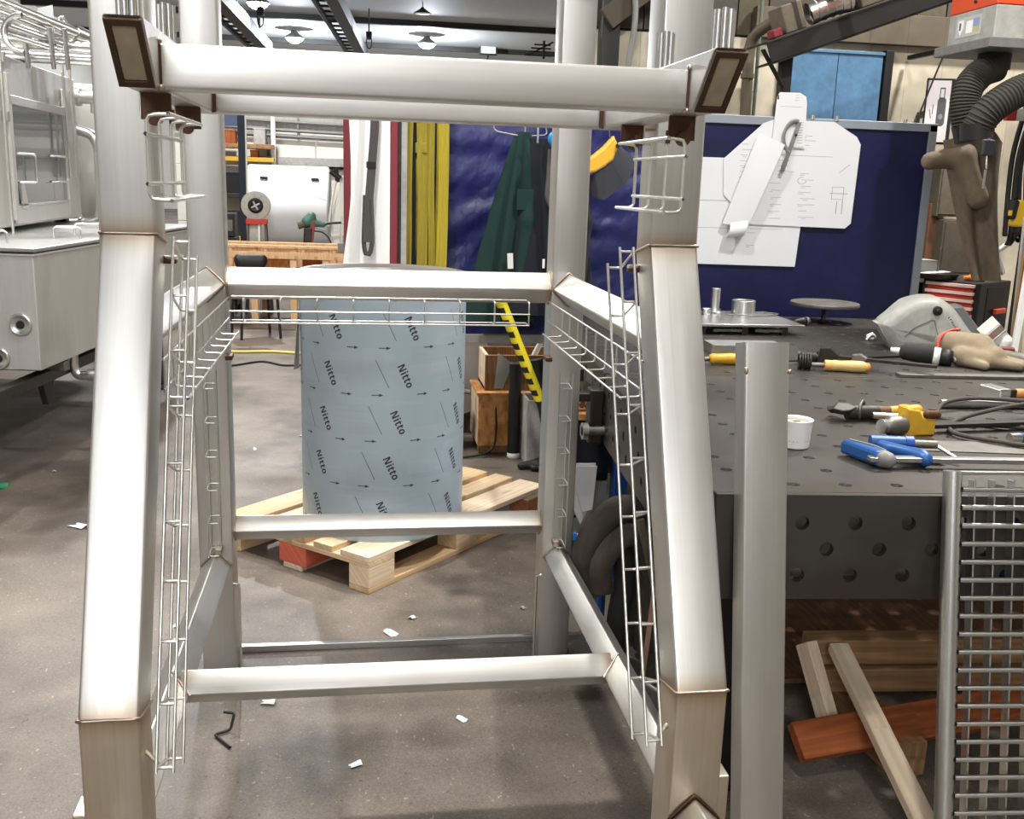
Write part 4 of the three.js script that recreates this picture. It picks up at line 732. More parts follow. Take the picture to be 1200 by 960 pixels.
{
  const g = thing('pipe_bank', 'cluster of polished stainless pipes with clamps and elbows above and behind the cabinet', 'pipework', [-1.8, 1.06, -7.6]);
  const w = (n, geo, m = M.steelGloss) => wpart(g, n, geo, m);
  // standing column the pipes come from
  w('vertical_cylinder', lathe([[0.001, 0], [0.28, 0], [0.28, 1.0], [0.27, 1.04], [0.001, 1.06]], 40).translate(-2.0, 1.07, -8.45), M.tankSteel);
  w('elbow_pipe', tube([[-2.05, 1.765, -7.72], [-1.92, 1.765, -7.72], [-1.82, 1.73, -7.72], [-1.785, 1.64, -7.72], [-1.785, 1.45, -7.72], [-1.785, 1.25, -7.72], [-1.81, 1.15, -7.72], [-1.90, 1.12, -7.72], [-2.05, 1.12, -7.72]], 0.034, 48, 12, false, 0.3));
  for (const y of [1.765, 1.12]) w('pipe_clamp', bar([-1.945, y, -7.72], [-1.92, y, -7.72], 0.05, 18));
  w('short_pipe', bar([-2.15, 1.985, -7.72], [-1.72, 1.985, -7.72], 0.042, 18)); w('pipe_clamp', bar([-1.91, 1.985, -7.72], [-1.88, 1.985, -7.72], 0.06, 18)); w('drain_cap', bar([-1.80, 1.95, -7.72], [-1.80, 1.88, -7.72], 0.02, 12));
  // pipes running up over the cabinet
  for (const [a, b, r] of [[[-2.6, 2.62, -5.9], [-1.56, 2.26, -6.6], 0.028], [[-2.6, 2.55, -5.9], [-1.62, 2.23, -6.6], 0.02], [[-2.6, 2.47, -5.95], [-1.66, 2.20, -6.55], 0.022], [[-2.7, 2.20, -6.45], [-1.40, 2.20, -6.6], 0.035], [[-2.7, 2.12, -6.5], [-1.40, 2.13, -6.65], 0.03], [[-2.6, 2.40, -6.05], [-1.7, 2.17, -6.5], 0.02]]) w('pipe', bar(a, b, r, 14));
  w('pipe_end', bar([-1.60, 2.275, -6.57], [-1.55, 2.255, -6.61], 0.042, 16)); w('header_tank', bar([-2.4, 2.27, -6.75], [-1.86, 2.27, -6.75], 0.055, 18));
  w('bracket_plate', plate([[0, 0], [0.085, 0], [0.085, 0.19], [0, 0.17]], 0.012, 0.002).translate(-1.79, 2.22, -6.5));
  for (const x of [-1.86, -1.72, -1.64]) w('pipe_support', bar([x, 2.06, -6.5], [x, 2.28, -6.45], 0.014, 10));
  for (const x of [-1.56, -1.50]) w('riser', bar([x, 1.75, -6.9], [x, 2.16, -6.9], 0.026, 14));
  w('bend', new THREE.TorusGeometry(0.1, 0.018, 10, 24, Math.PI).rotateZ(Math.PI / 2).translate(-1.82, 2.22, -6.3));
}

// ---------------------------------------------------------------- screens and hanging gear behind the drum
{
  const g = thing('welding_screen', 'white welding curtain in a dark red frame with a grey rail post, behind the drum', 'screen', [0.08, 0, -5.0]);
  part(g, 'white_sheet', cloth((u, v) => { const y = 2.0 - 1.95 * v; const nar = 0.06 * Math.exp(-Math.pow((v - 0.33) / 0.12, 2)); return [-0.1 + u * 0.19 + (1 - u) * (0.02 * Math.sin(v * 9) + 0.3 * nar - 0.02), y, 0.02 + 0.012 * Math.sin(u * 8 + v * 2)]; }, 14, 40), std(0xf4f4f4, 0.7, 0));
  part(g, 'frame_strip', bx(0.034, 1.95, 0.02, -0.112, 1.03, -0.01, 0.003), M.maroon); part(g, 'frame_strip', bx(0.05, 1.95, 0.02, 0.105, 1.03, -0.012, 0.003), M.maroon);
  part(g, 'rail_post', bx(0.03, 2.05, 0.04, 0.158, 1.025, -0.02, 0.003), M.lightGrey); part(g, 'rail_post', bx(0.014, 2.0, 0.03, 0.138, 1.0, -0.01, 0.002), M.darkIron);
  part(g, 'post_foot', bx(0.3, 0.02, 0.18, 0.05, 0.01, -0.11, 0.003), M.iron);
}
{
  const g = thing('hanging_rail', 'grey tube rail bracketed to the curtain that carries slings, jackets and face shield', 'rail', [1.0, 0, -5.13]);
  part(g, 'rail', bar([-1.05, 2.02, 0], [0.70, 2.02, 0], 0.016, 12), M.grey);
  for (const x of [-0.7, 0.55]) part(g, 'bracket', bx(0.03, 0.03, 0.1, x, 2.02, -0.06, 0.003), M.grey);
}
{
  const g = thing('lifting_sling', 'dark grey lifting sling hanging in a loop against the white curtain', 'sling', [0.075, 1.1, -4.93]);
  const strap = (pts, w) => cloth((u, v) => { const i = Math.min(pts.length - 2, Math.floor(v * (pts.length - 1))), t = v * (pts.length - 1) - i, a = pts[i], b = pts[i + 1]; return [a[0] + (b[0] - a[0]) * t + (u - 0.5) * w, a[1] + (b[1] - a[1]) * t, a[2] + (b[2] - a[2]) * t]; }, 3, 30, 0.006);
  part(g, 'strap', strap([[0.03, 0.93, 0], [0.02, 0.6, 0.0], [0.0, 0.35, 0.0], [-0.012, 0.2, 0.005], [-0.012, 0.1, 0.01]], 0.04), M.slingGrey);
  part(g, 'loop', wire([[-0.022, 0.32, 0], [-0.03, 0.1, 0], [-0.022, 0.04, 0], [0.0, 0.04, 0.0], [0.012, 0.1, 0], [0.006, 0.3, 0]], 0.011, 0.03, 8), M.slingGrey);
  part(g, 'stitching', bx(0.046, 0.03, 0.012, 0.006, 0.46, 0.002, 0.003), M.rubber);
}
{ // yellow slings
  const specs = [[0.27, 0.045, 'leftmost of the yellow lifting slings hanging beside the blue curtain'], [0.325, 0.05, 'widest dirty yellow lifting sling with a stitched band, second from the left'], [0.375, 0.032, 'narrow yellow lifting sling, third from the left'], [0.425, 0.052, 'rightmost bright yellow lifting sling beside the blue curtain']];
  specs.forEach(([x, w, label], i) => {
    const g = thing('lifting_sling', label, 'sling', [x, 0.62, -5.09], 'yellow lifting slings on the rail'), r = rng(40 + i), ph = r() * 6;
    for (const s of [-1, 1]) part(g, 'strap', cloth((u, v) => [(u - 0.5) * w + 0.006 * Math.sin(v * 5 + ph) - (i === 0 ? 0.03 * v : 0) + s * 0.003, 1.415 - 1.41 * v, s * 0.012 + 0.006 * Math.sin(u * 5 + v * 7 + ph)], 5, 24, 0.006), i === 3 ? std(0xc2b032, 0.85, 0, { map: texGrime, bumpMap: texCloth, bumpScale: 0.0006 }) : M.sling);
    if (i === 1) part(g, 'stitched_band', bx(w + 0.008, 0.05, 0.034, 0, 1.03, 0, 0.004), M.sling);
  });
  const d = thing('lifting_sling', 'dark navy strap hanging between the yellow lifting slings', 'sling', [0.298, 0.7, -5.10]);
  part(d, 'strap', cloth((u, v) => [(u - 0.5) * 0.03, 1.33 - 1.33 * v, 0.004 * Math.sin(v * 6)], 3, 14, 0.005), M.fabricNavy);
}
{ // wrinkled blue tarpaulin
  const n1 = fbm(91, 3, 4), n2 = fbm(95, 3, 6);
  const g = thing('blue_curtain', 'wrinkled dark blue plastic curtain with a grey bottom bar behind the drum', 'curtain', [0.2, 0, -5.24]);
  part(g, 'sheet', cloth((u, v) => [1.5 * u, 2.0 - 1.285 * v, 0.045 * (n1(u * 0.9, v * 0.6) - 0.5) + 0.03 * (n2(v * 1.4 + u, u * 0.8) - 0.5) + 0.006 * Math.sin(v * 40 + 9 * n1(v, u))], 110, 80, 0.003), M.tarp);
  part(g, 'bottom_bar', bx(1.45, 0.045, 0.03, 0.75, 0.692, 0.0, 0.004), M.lightGrey);
  part(g, 'top_bar', bx(1.5, 0.03, 0.03, 0.75, 2.01, 0.0, 0.004), M.grey);
  for (const x of [0.1, 1.42]) part(g, 'leg', bx(0.035, 2.0, 0.035, x, 1.0, -0.05, 0.003), M.grey);
}
{ // jackets
  const jacket = (name, label, mat, pos, top, w0, w1, len, lean, extra) => {
    const g = thing(name, label, 'jacket', pos), r = rng(name.length * 7 + label.length), ph = r() * 6;
    const rings = 34, seg = 64, pts = [];
    const sh = (i, j) => { const t = i / rings, a = j / seg * Math.PI * 2, w = (w0 + (w1 - w0) * Math.pow(t, 0.75)) / 2, d = 0.05 + 0.03 * t; const f = 1 + (0.1 + 0.2 * t) * Math.sin(a * 6 + ph + t * 3) + 0.14 * t * Math.sin(a * 11 - ph + t * 5); return [lean * t + Math.cos(a) * w * f, top - len * t, Math.sin(a) * d * f]; };
    part(g, 'body', cloth((u, v) => sh(v * rings, u * seg), seg, rings, 0.004), mat);
    const arm = (s) => part(g, 'sleeve', blob([[lean * 0.1 + s * w0 * 0.42, top - 0.06, 0.03, lean * 0.35 + s * (w0 * 0.42 + 0.035), top - len * 0.45, 0.05, 0.035, 0.045], [lean * 0.35 + s * (w0 * 0.42 + 0.035), top - len * 0.45, 0.05, lean * 0.7 + s * (w0 * 0.4 + 0.03), top - len * 0.85, 0.06, 0.045, 0.038]], 0.012, 0.01), mat);
    arm(1); if (extra) extra(g); return g;
  };
  jacket('work_jacket', 'dark green work jacket hanging in front of the blue curtain', M.fabricGreen, [0.82, 1.0, -5.02], 0.74, 0.07, 0.30, 0.92, -0.12, g => { part(g, 'label_patch', bx(0.028, 0.075, 0.004, -0.06, 0.13, 0.115, 0.001).rotateZ(0.06), M.paintWhite, 'white patch'); part(g, 'pocket', bx(0.08, 0.1, 0.006, -0.0, 0.42, 0.085, 0.002), M.fabricGreen); });
  jacket('work_jacket', 'dark navy work jacket hanging right of the green jacket', M.fabricNavy, [0.97, 0.98, -4.97], 0.73, 0.24, 0.36, 0.85, 0.0, g => { part(g, 'collar', tube([[-0.04, 0.68, 0.06], [-0.045, 0.56, 0.075], [-0.05, 0.45, 0.09], [-0.01, 0.38, 0.1]], 0.012, 20, 8), M.slingGrey, 'grey collar edge'); part(g, 'label_patch', bx(0.012, 0.045, 0.003, -0.06, 0.14, 0.105, 0.001), M.paintWhite, 'white tag'); });
  const h = thing('coat_hanger', 'thin bright wire coat hanger above the jackets', 'hanger', [0.8, 1.72, -5.0]);
  part(h, 'wire', wire([[-0.14, 0.065, 0], [-0.13, 0.02, 0], [0.0, 0.0, 0], [0.13, 0.01, 0], [0.12, 0.05, 0.0]], 0.004, 0.02, 6), M.wire); part(h, 'hook', wire([[0.02, 0.005, 0], [0.02, 0.1, 0], [0.03, 0.2, -0.03], [0.03, 0.31, -0.13]], 0.004, 0.03, 6), M.wire);
  const e = thing('ear_defender', 'bright blue ball-shaped ear cup hanging above the navy jacket', 'ear defender', [0.945, 1.705, -4.84]);
  part(e, 'cup', new THREE.SphereGeometry(0.042, 24, 18).scale(1, 1, 0.8), std(0x1f8fd0, 0.35, 0)); part(e, 'band', wire([[0, 0.03, 0], [0, 0.12, 0], [-0.09, 0.12, 0], [-0.09, -0.02, 0]], 0.005, 0.04, 6), M.wire); part(e, 'second_cup', new THREE.SphereGeometry(0.03, 18, 12).scale(0.7, 1, 0.8).translate(0.05, 0.0, -0.03), M.black);
}
{ // face shield
  const g = thing('face_shield', 'yellow browed face shield with smoky visor hanging beside the right post', 'face shield', [1.235, 1.56, -5.0]);
  const brow = plate([[0.013, 0.176], [0.037, 0.128], [0.015, 0.062], [-0.027, 0.028], [-0.073, 0.001], [-0.133, -0.01], [-0.119, 0.061], [-0.077, 0.087], [-0.032, 0.125]], 0.07, 0.012);
  part(g, 'brow', brow, std(0xe6b23a, 0.4));
  part(g, 'visor', cloth((u, v) => { const p = [[-0.10, -0.02], [-0.03, 0.02], [0.02, 0.07], [0.035, 0.15]], q = [[-0.085, -0.115], [-0.02, -0.13], [0.09, -0.03], [0.145, 0.058]]; const k = Math.min(2, Math.floor(u * 3)), t = u * 3 - k, a = [p[k][0] + (p[k + 1][0] - p[k][0]) * t, p[k][1] + (p[k + 1][1] - p[k][1]) * t], b = [q[k][0] + (q[k + 1][0] - q[k][0]) * t, q[k][1] + (q[k + 1][1] - q[k][1]) * t]; return [a[0] + (b[0] - a[0]) * v, a[1] + (b[1] - a[1]) * v, 0.03 + 0.05 * Math.sin(u * Math.PI)]; }, 15, 5, 0.003), phys(0x404146, 0.2, 0, { transparent: true, opacity: 0.82, clearcoat: 0.5 }));
  part(g, 'strap', tube([[0.0, 0.165, 0.03], [0.0, 0.26, -0.02], [0.02, 0.4, -0.08], [0.02, 0.46, -0.13]], 0.004, 16, 6), M.black); part(g, 'pivot', bar([0.03, 0.13, 0.05], [0.03, 0.13, 0.085], 0.01, 12), M.black);
}

// ---------------------------------------------------------------- boxes and stock between the drum and the table
{
  const g = thing('open_crate', 'open pale wooden crate with scraps inside behind the black tube', 'crate', [0.93, 0.36, -5.65]);
  const t = 0.02, w = 0.42, d = 0.3, h = 0.2;
  part(g, 'bottom', bx(w, t, d, 0, t / 2, 0, 0.002), M.osb); part(g, 'side', bx(w, h, t, 0, h / 2, d / 2, 0.002), M.oldWood); part(g, 'side', bx(w, h, t, 0, h / 2, -d / 2, 0.002), M.oldWood); part(g, 'side', bx(t, h, d - 0.02, -w / 2 + t / 2, h / 2, 0, 0.002), M.pine); part(g, 'side', bx(t, h, d - 0.02, w / 2 - t / 2, h / 2, 0, 0.002), M.pine);
  const s = thing('crate', 'orange-brown chipboard crate supporting the open crate beside the black tube', 'crate', [0.92, 0.045, -5.62]);
  part(s, 'panel', bx(0.48, 0.30, 0.02, 0, 0.16, 0.18, 0.002), M.osb); part(s, 'panel', bx(0.48, 0.30, 0.02, 0, 0.16, -0.18, 0.002), M.osb); part(s, 'panel', bx(0.02, 0.30, 0.34, -0.23, 0.16, 0, 0.002), M.pine); part(s, 'panel', bx(0.02, 0.30, 0.34, 0.23, 0.16, 0, 0.002), M.osb); part(s, 'lid', bx(0.5, 0.015, 0.4, 0, 0.3175, 0, 0.002).translate(0, -0.01, 0), M.osb); part(s, 'runner', bx(0.46, 0.04, 0.06, 0, -0.02, 0.12, 0.002), M.oldWood); part(s, 'runner', bx(0.46, 0.04, 0.06, 0, -0.02, -0.12, 0.002), M.oldWood);
  const p = thing('steel_offcut', 'grey bent steel offcut leaning over the rim of the open crate', 'offcut', [0.80, 0.375, -5.475]); part(p, 'plate', plate([[0, 0], [0.05, -0.0], [0.1, 0.14], [0.02, 0.2]], 0.006, 0.001).rotateX(-0.1).translate(-0.03, 0.0, 0.0), M.steelGloss);
}
{
  const g = thing('film_sheet', 'pale sheets wrapped in printed film leaning behind the open crate', 'sheet stack', [0.74, 0, -5.95]);
  part(g, 'sheet', bx(0.5, 0.52, 0.012, 0, 0.42, 0, 0.002).rotateZ(-0.25), M.lightGrey); part(g, 'sheet', bx(0.42, 0.5, 0.012, 0.02, 0.4, 0.03, 0.002).rotateZ(0.35), M.paintWhite); part(g, 'support', bx(0.5, 0.3, 0.05, 0.02, 0.15, -0.03, 0.004), M.iron);
  const k = thing('scrap_steel', 'crumpled grey steel scrap on the floor left of the crates', 'scrap', [0.50, 0.0, -5.66]); part(k, 'offcut', bx(0.3, 0.05, 0.2, 0, 0.32, 0, 0.01).rotateZ(0.2), M.iron); part(k, 'offcut', bx(0.26, 0.3, 0.18, -0.03, 0.15, 0, 0.01), M.dark); part(k, 'offcut', bar([-0.2, 0.38, 0.05], [0.15, 0.34, 0.08], 0.02, 10), M.steelGloss);
}
{
  const g = thing('black_tube', 'black plastic tube with a white end standing in front of the crates', 'tube', [0.875, 0, -5.38]); g.rotation.x = -0.03;
  part(g, 'tube', lathe([[0.030, 0.03], [0.034, 0.03], [0.034, 0.53], [0.028, 0.535], [0.001, 0.53]], 24), M.black); part(g, 'end_ring', lathe([[0.02, 0.0], [0.034, 0.0], [0.0355, 0.012], [0.0345, 0.03], [0.02, 0.03]], 24), M.paintWhite, 'white end ring');
  const g2 = thing('black_tube', 'second black tube leaning to the right behind the striped pole', 'tube', [1.06, 0.0, -5.10]); part(g2, 'tube', bar([0, 0.0, 0], [-0.12, 0.6, -0.03], 0.034, 20), M.black);
}
{
  const strip = canvasTex(64, 512, (x, w, h) => { x.fillStyle = '#e8d52c'; x.fillRect(0, 0, w, h); x.fillStyle = '#17160f'; for (let i = 0; i < 9; i++) { x.beginPath(); const y = i * 62; x.moveTo(w * 0.55, y); x.lineTo(w, y + 14); x.lineTo(w, y + 46); x.lineTo(w * 0.62, y + 30); x.fill(); } });
  const g = thing('striped_pole', 'yellow and black striped pole leaning to the right past the rear rail', 'pole', [1.10, 0.0, -5.0]);
  part(g, 'pole', bar([-0.175, 0.43, 0.10], [-0.383, 0.915, 0.10], 0.027, 20), std(0xffffff, 0.5, 0, { map: strip }));
  part(g, 'tip', bar([-0.383, 0.915, 0.10], [-0.391, 0.933, 0.10], 0.029, 20), std(0xd8c61e, 0.5)); part(g, 'foot_rod', bar([-0.175, 0.43, 0.1], [-0.05, 0.0, 0.1], 0.02, 12), M.black);
  for (const [x, l] of [[0.0, 'upper'], [0.05, 'lower']]) { const w = thing('white_pipe', l + ' of two white plastic pipes sticking out of the open crate', 'pipe', [0.95 + x, 0.385, -5.62 + x * 0.6]); part(w, 'pipe', bar([0.0, 0.012, 0.0], [0.2, 0.42 - x * 2, -0.03], 0.016, 14), M.paintWhite); part(w, 'end_cap', bar([0.2, 0.42 - x * 2, -0.03], [0.204, 0.428 - x * 2, -0.0305], 0.0165, 14), M.lightGrey); }
  const b = thing('grey_bin', 'plain grey sheet-metal bin between the crates and the right rear post', 'bin', [1.02, 0, -5.28]);
  part(b, 'front', bx(0.2, 0.36, 0.012, 0, 0.19, 0.1, 0.003), M.lightGrey); part(b, 'side', bx(0.012, 0.36, 0.2, -0.1, 0.19, 0, 0.003), M.lightGrey); part(b, 'side', bx(0.012, 0.36, 0.2, 0.1, 0.19, 0, 0.003), M.lightGrey); part(b, 'back', bx(0.2, 0.36, 0.012, 0, 0.19, -0.1, 0.003), M.lightGrey); part(b, 'floor_plate', bx(0.21, 0.012, 0.21, 0, 0.006, 0, 0.002), M.grey);
  const c = thing('black_bag', 'crumpled black plastic bag on the floor in front of the grey bin', 'bag', [0.98, 0, -5.16]); part(c, 'bag', blob([[-0.1, 0.02, 0.02, 0.0, 0.025, 0, 0.02, 0.03], [0.0, 0.025, 0, 0.12, 0.03, -0.02, 0.03, 0.03], [-0.04, 0.02, 0.06, 0.1, 0.016, 0.05, 0.018, 0.02], [0.03, 0.05, 0.0, 0.06, 0.045, 0.0, 0.015, 0.015]], 0.01, 0.006), M.black);
  solo('floor_cable', 'thin black cable running over the floor behind the drum towards the crates', 'cable', tube([[0, 0.006, 0], [0.15, 0.006, 0.05], [0.32, 0.03, 0.02], [0.36, 0.12, 0.0], [0.355, 0.34, -0.02]], 0.006, 40, 6), M.black, undefined, [0.42, 0, -5.42]);
}
// ---------------------------------------------------------------- trolley between the right rear post and the table
{
  const g = thing('tool_trolley', 'low trolley with a chipboard shelf and navy cloth front beside the table', 'trolley', [0.87, 0, -3.78]);
  part(g, 'shelf', bx(0.22, 0.025, 0.28, 0, 0.64, 0, 0.002), M.osb); part(g, 'cloth_front', cloth((u, v) => [-0.11 + 0.22 * u, 0.62 - 0.2 * v, 0.145 + 0.006 * Math.sin(u * 12)], 12, 6, 0.004), M.fabricNavy); part(g, 'body', bx(0.2, 0.24, 0.24, 0, 0.505, 0, 0.004), M.dark); part(g, 'base', bx(0.2, 0.38, 0.24, 0, 0.19, 0, 0.004), M.lightGrey);
  for (let k = 0; k < 5; k++) part(g, 'slot', bx(0.07, 0.01, 0.006, -0.055, 0.36 - k * 0.03, 0.12, 0.001), M.black);
  const p = thing('paper_sheet', 'white paper sheets hanging over the trolley front', 'paper', [0.86, 0.22, -3.625]); part(p, 'sheet', plate([[-0.075, 0.245], [0.05, 0.245], [0.05, 0.1], [0.0, 0.0], [-0.02, 0.04], [-0.07, 0.17]], 0.004, 0.001), M.paper); part(p, 'sheet', plate([[-0.06, 0.235], [0.05, 0.235], [0.04, 0.06], [0.0, 0.05]], 0.004, 0.001).translate(0.005, 0, 0.005), M.paper);
  const v1 = thing('bench_vise', 'dark iron vise with chromed screw clamped on the trolley shelf', 'vise', [0.87, 0.6535, -3.74]);
  part(v1, 'body', bx(0.05, 0.10, 0.10, 0.04, 0.05, 0, 0.008), M.darkIron); part(v1, 'jaw', bx(0.05, 0.05, 0.09, -0.03, 0.14, 0, 0.006), M.darkIron); part(v1, 'jaw', bx(0.04, 0.06, 0.09, 0.045, 0.12, 0, 0.006), M.iron); part(v1, 'screw', bar([-0.07, 0.04, 0.03], [0.02, 0.04, 0.03], 0.022, 16), M.steelGloss); for (let k = 0; k < 3; k++) part(v1, 'collar', bar([-0.06 + k * 0.024, 0.04, 0.03], [-0.048 + k * 0.024, 0.04, 0.03], 0.032, 18), M.iron);
  const v2 = thing('bench_vise', 'second dark iron clamp hanging under the table edge right of the trolley', 'vise', [0.845, 0.60, -3.42]);
  part(v2, 'body', bx(0.05, 0.2, 0.07, 0, 0.1, 0, 0.008), M.darkIron); part(v2, 'screw', bar([-0.05, 0.05, 0.03], [0.04, 0.05, 0.03], 0.018, 14), M.iron); part(v2, 'collar', bar([-0.05, 0.05, 0.03], [-0.03, 0.05, 0.03], 0.03, 16), M.steelGloss); part(v2, 'arm', bx(0.14, 0.03, 0.05, -0.04, 0.17, 0.0, 0.005), M.darkIron);
  const cupTex = canvasTex(256, 128, (x, w, h) => { x.fillStyle = '#e9ebec'; x.fillRect(0, 0, w, h); for (let i = 0; i < 2; i++) { x.fillStyle = '#1f66b4'; x.beginPath(); x.moveTo(i * 128, 0); x.lineTo(i * 128 + 70, 0); x.bezierCurveTo(i * 128 + 50, 60, i * 128 + 60, 90, i * 128 + 20, 128); x.lineTo(i * 128, 128); x.fill(); x.strokeStyle = '#1f66b4'; x.lineWidth = 5; x.beginPath(); x.arc(i * 128 + 88, 64, 14, 0, 7); x.stroke(); } });
  const c = thing('paper_cup', 'blue and white printed paper cup standing beside the trolley', 'cup', [0.775, 0.135, -3.42]); part(c, 'cup', lathe([[0.001, 0], [0.033, 0], [0.043, 0.105], [0.046, 0.11], [0.043, 0.113], [0.04, 0.107], [0.03, 0.006], [0.001, 0.006]], 30).rotateY(2.2), std(0xffffff, 0.6, 0, { map: cupTex }));
  const st = thing('step_box', 'small dark box on the floor carrying the paper cup', 'box', [0.79, 0, -3.45]); part(st, 'box', bx(0.14, 0.12, 0.2, 0, 0.06, 0, 0.006), M.dark); part(st, 'lid', bx(0.15, 0.015, 0.21, 0, 0.1275, 0, 0.004), M.darkIron);
}
{
  const g = thing('hose_bundle', 'thick grey-brown fabric hose bent over in a bundle between post and table', 'hose', [0.80, 0.0, -2.95]);
  part(g, 'hose', tube([[-0.05, 0.24, 0.02], [-0.085, 0.36, 0.03], [-0.04, 0.46, 0.02], [0.03, 0.505, 0.0], [0.10, 0.47, -0.02], [0.12, 0.3, -0.03], [0.12, 0.05, -0.02]], 0.045, 60, 14), M.hose);
  part(g, 'hose', tube([[-0.04, 0.27, 0.09], [-0.045, 0.36, 0.09], [0.02, 0.44, 0.08], [0.09, 0.42, 0.06], [0.12, 0.28, 0.05], [0.12, 0.05, 0.05]], 0.036, 50, 14), M.hose);
  part(g, 'hose_tail', tube([[0.02, 0.4, 0.05], [0.045, 0.3, 0.04], [0.03, 0.15, 0.04], [0.04, 0.04, 0.02]], 0.036, 30, 12), M.rubber);
  const b = thing('blue_tube', 'short blue tube standing below the hose bundle', 'tube', [0.825, 0, -3.12]); part(b, 'tube', lathe([[0.001, 0.03], [0.016, 0.03], [0.016, 0.24], [0.012, 0.245], [0.001, 0.24]], 18), M.blueTool); part(b, 'foot', lathe([[0.001, 0], [0.025, 0], [0.022, 0.03], [0.001, 0.03]], 18), M.grey);
  const s = thing('wood_branch', 'thin forked pinkish wooden stick leaning behind the right cable tray', 'stick', [0.86, 0, -2.72]); part(s, 'stem', stick([0.0, 0.0, 0], [0.025, 0.36, 0], 0.014, 0.012, [0, 0, 1]), std(0xb08a78, 0.8)); part(s, 'fork', stick([0.022, 0.35, 0], [-0.035, 0.55, 0.0], 0.024, 0.014, [0, 0, 1]), M.leather); part(s, 'fork', stick([0.02, 0.345, 0], [0.09, 0.36, -0.0], 0.03, 0.014, [0, 0, 1]), M.leather);
  const a = thing('steel_angle', 'short length of bright steel angle standing on the floor under the right cable tray', 'steel angle', [0.85, 0, -2.5]); a.rotation.set(0, 0.4, 0); part(a, 'flange', bx(0.05, 0.006, 0.3, 0.0, 0.09, 0, 0.001).rotateZ(-0.6), M.steelGloss); part(a, 'flange', bx(0.006, 0.085, 0.3, 0.027, 0.043, 0, 0.001), M.iron);
}

// ---------------------------------------------------------------- blue board with drawings behind the table
{
  const g = thing('notice_board', 'dark blue board in a grey steel frame standing behind the work table', 'board', [2.42, 0, -5.36]);
  part(g, 'panel', bx(1.42, 1.15, 0.02, 0, 1.28, 0, 0.002), M.board);
  for (const x of [-0.71, 0.73]) part(g, 'frame_upright', bx(0.045, 1.24, 0.035, x, 1.26, 0.005, 0.003), M.boardFrame);
  part(g, 'frame_rail', bx(1.485, 0.045, 0.035, 0.01, 1.865, 0.005, 0.003), M.boardFrame); part(g, 'frame_rail', bx(1.485, 0.045, 0.035, 0.01, 0.665, 0.005, 0.003), M.boardFrame);
  for (const x of [-0.6, 0.62]) { part(g, 'leg', bx(0.045, 0.65, 0.045, x, 0.325, -0.02, 0.003), M.boardFrame); part(g, 'foot', bx(0.06, 0.02, 0.4, x, 0.01, -0.05, 0.003), M.boardFrame); }
  const bp = []; for (const [x, y] of [[0.16, 1.90], [0.56, 1.90], [0.02, 1.90]]) bp.push([x, y]);
  bp.forEach(([x, y]) => part(g, 'clip', bar([x, y - 0.02, 0.02], [x, y + 0.005, 0.02], 0.01, 10), M.steelGloss));
}
const drawing = (seed, w, h, draw) => canvasTex(512, 512, (x) => { x.fillStyle = '#d6d8db'; x.fillRect(0, 0, 512, 512); const r = rng(seed); x.strokeStyle = 'rgba(120,124,135,0.8)'; x.fillStyle = 'rgba(120,124,135,0.8)'; x.lineWidth = 2; draw(x, r); });
const dashes = (x, x0, y0, n, r, len = 60, step = 26) => { for (let i = 0; i < n; i++) { x.fillRect(x0 + r() * 8, y0 + i * step, len * (0.5 + r() * 0.6), 2); if (r() < 0.6) x.fillRect(x0 + r() * 20, y0 + i * step + 8, len * 0.3, 2); } };
const sheetUV = (g, x0, y0, w, h) => { const p = g.attributes.position, uv = g.attributes.uv; for (let i = 0; i < p.count; i++) uv.setXY(i, (p.getX(i) - x0) / w, (p.getY(i) - y0) / h); return g; };
function paper(label, pts, z, tex, depth = 0.002) {
  const x0 = Math.min(...pts.map(p => p[0])), y0 = Math.min(...pts.map(p => p[1])), w = Math.max(...pts.map(p => p[0])) - x0, h = Math.max(...pts.map(p => p[1])) - y0;
  const geo = sheetUV(plate(pts.map(p => [p[0] - x0, p[1] - y0]), depth, 0.0006), 0, 0, w, h);
  return solo('drawing_sheet', label, 'drawing', geo, std(0xffffff, 0.85, 0, { map: tex }), undefined, [x0, y0, z]);
}
paper('lower white drawing sheet on the blue board, partly behind the steel leg', [[1.80, 1.665], [1.963, 1.665], [2.3, 1.62], [2.44, 1.56], [2.415, 1.093], [1.80, 1.10]], -5.338, drawing(1, 1, 1, (x, r) => { x.fillRect(0, 200, 512, 3); x.fillRect(0, 330, 420, 2); dashes(x, 250, 230, 4, r, 50, 60); }));
paper('large upper white drawing sheet with a rounded corner on the blue board', [[1.97, 1.47], [1.954, 1.66], [2.161, 1.85], [2.22, 1.872], [2.563, 1.873], [2.70, 1.80], [2.727, 1.76], [2.716, 1.338], [2.684, 1.309], [2.137, 1.318]], -5.331, drawing(2, 1, 1, (x, r) => {
  dashes(x, 270, 70, 3, r, 70, 22); x.fillRect(180, 165, 230, 2); dashes(x, 200, 190, 3, r, 60, 26); dashes(x, 290, 250, 8, r, 60, 30); dashes(x, 180, 300, 6, r, 40, 34);
  x.strokeRect(420, 310, 44, 60); x.fillRect(410, 340, 70, 3); x.beginPath(); x.arc(300, 285, 16, 0, 5); x.stroke(); x.beginPath(); x.moveTo(440, 240); x.lineTo(478, 200); x.stroke(); x.fillRect(440, 380, 3, 60); x.fillRect(462, 372, 3, 70); dashes(x, 60, 120, 10, r, 40, 26); }));
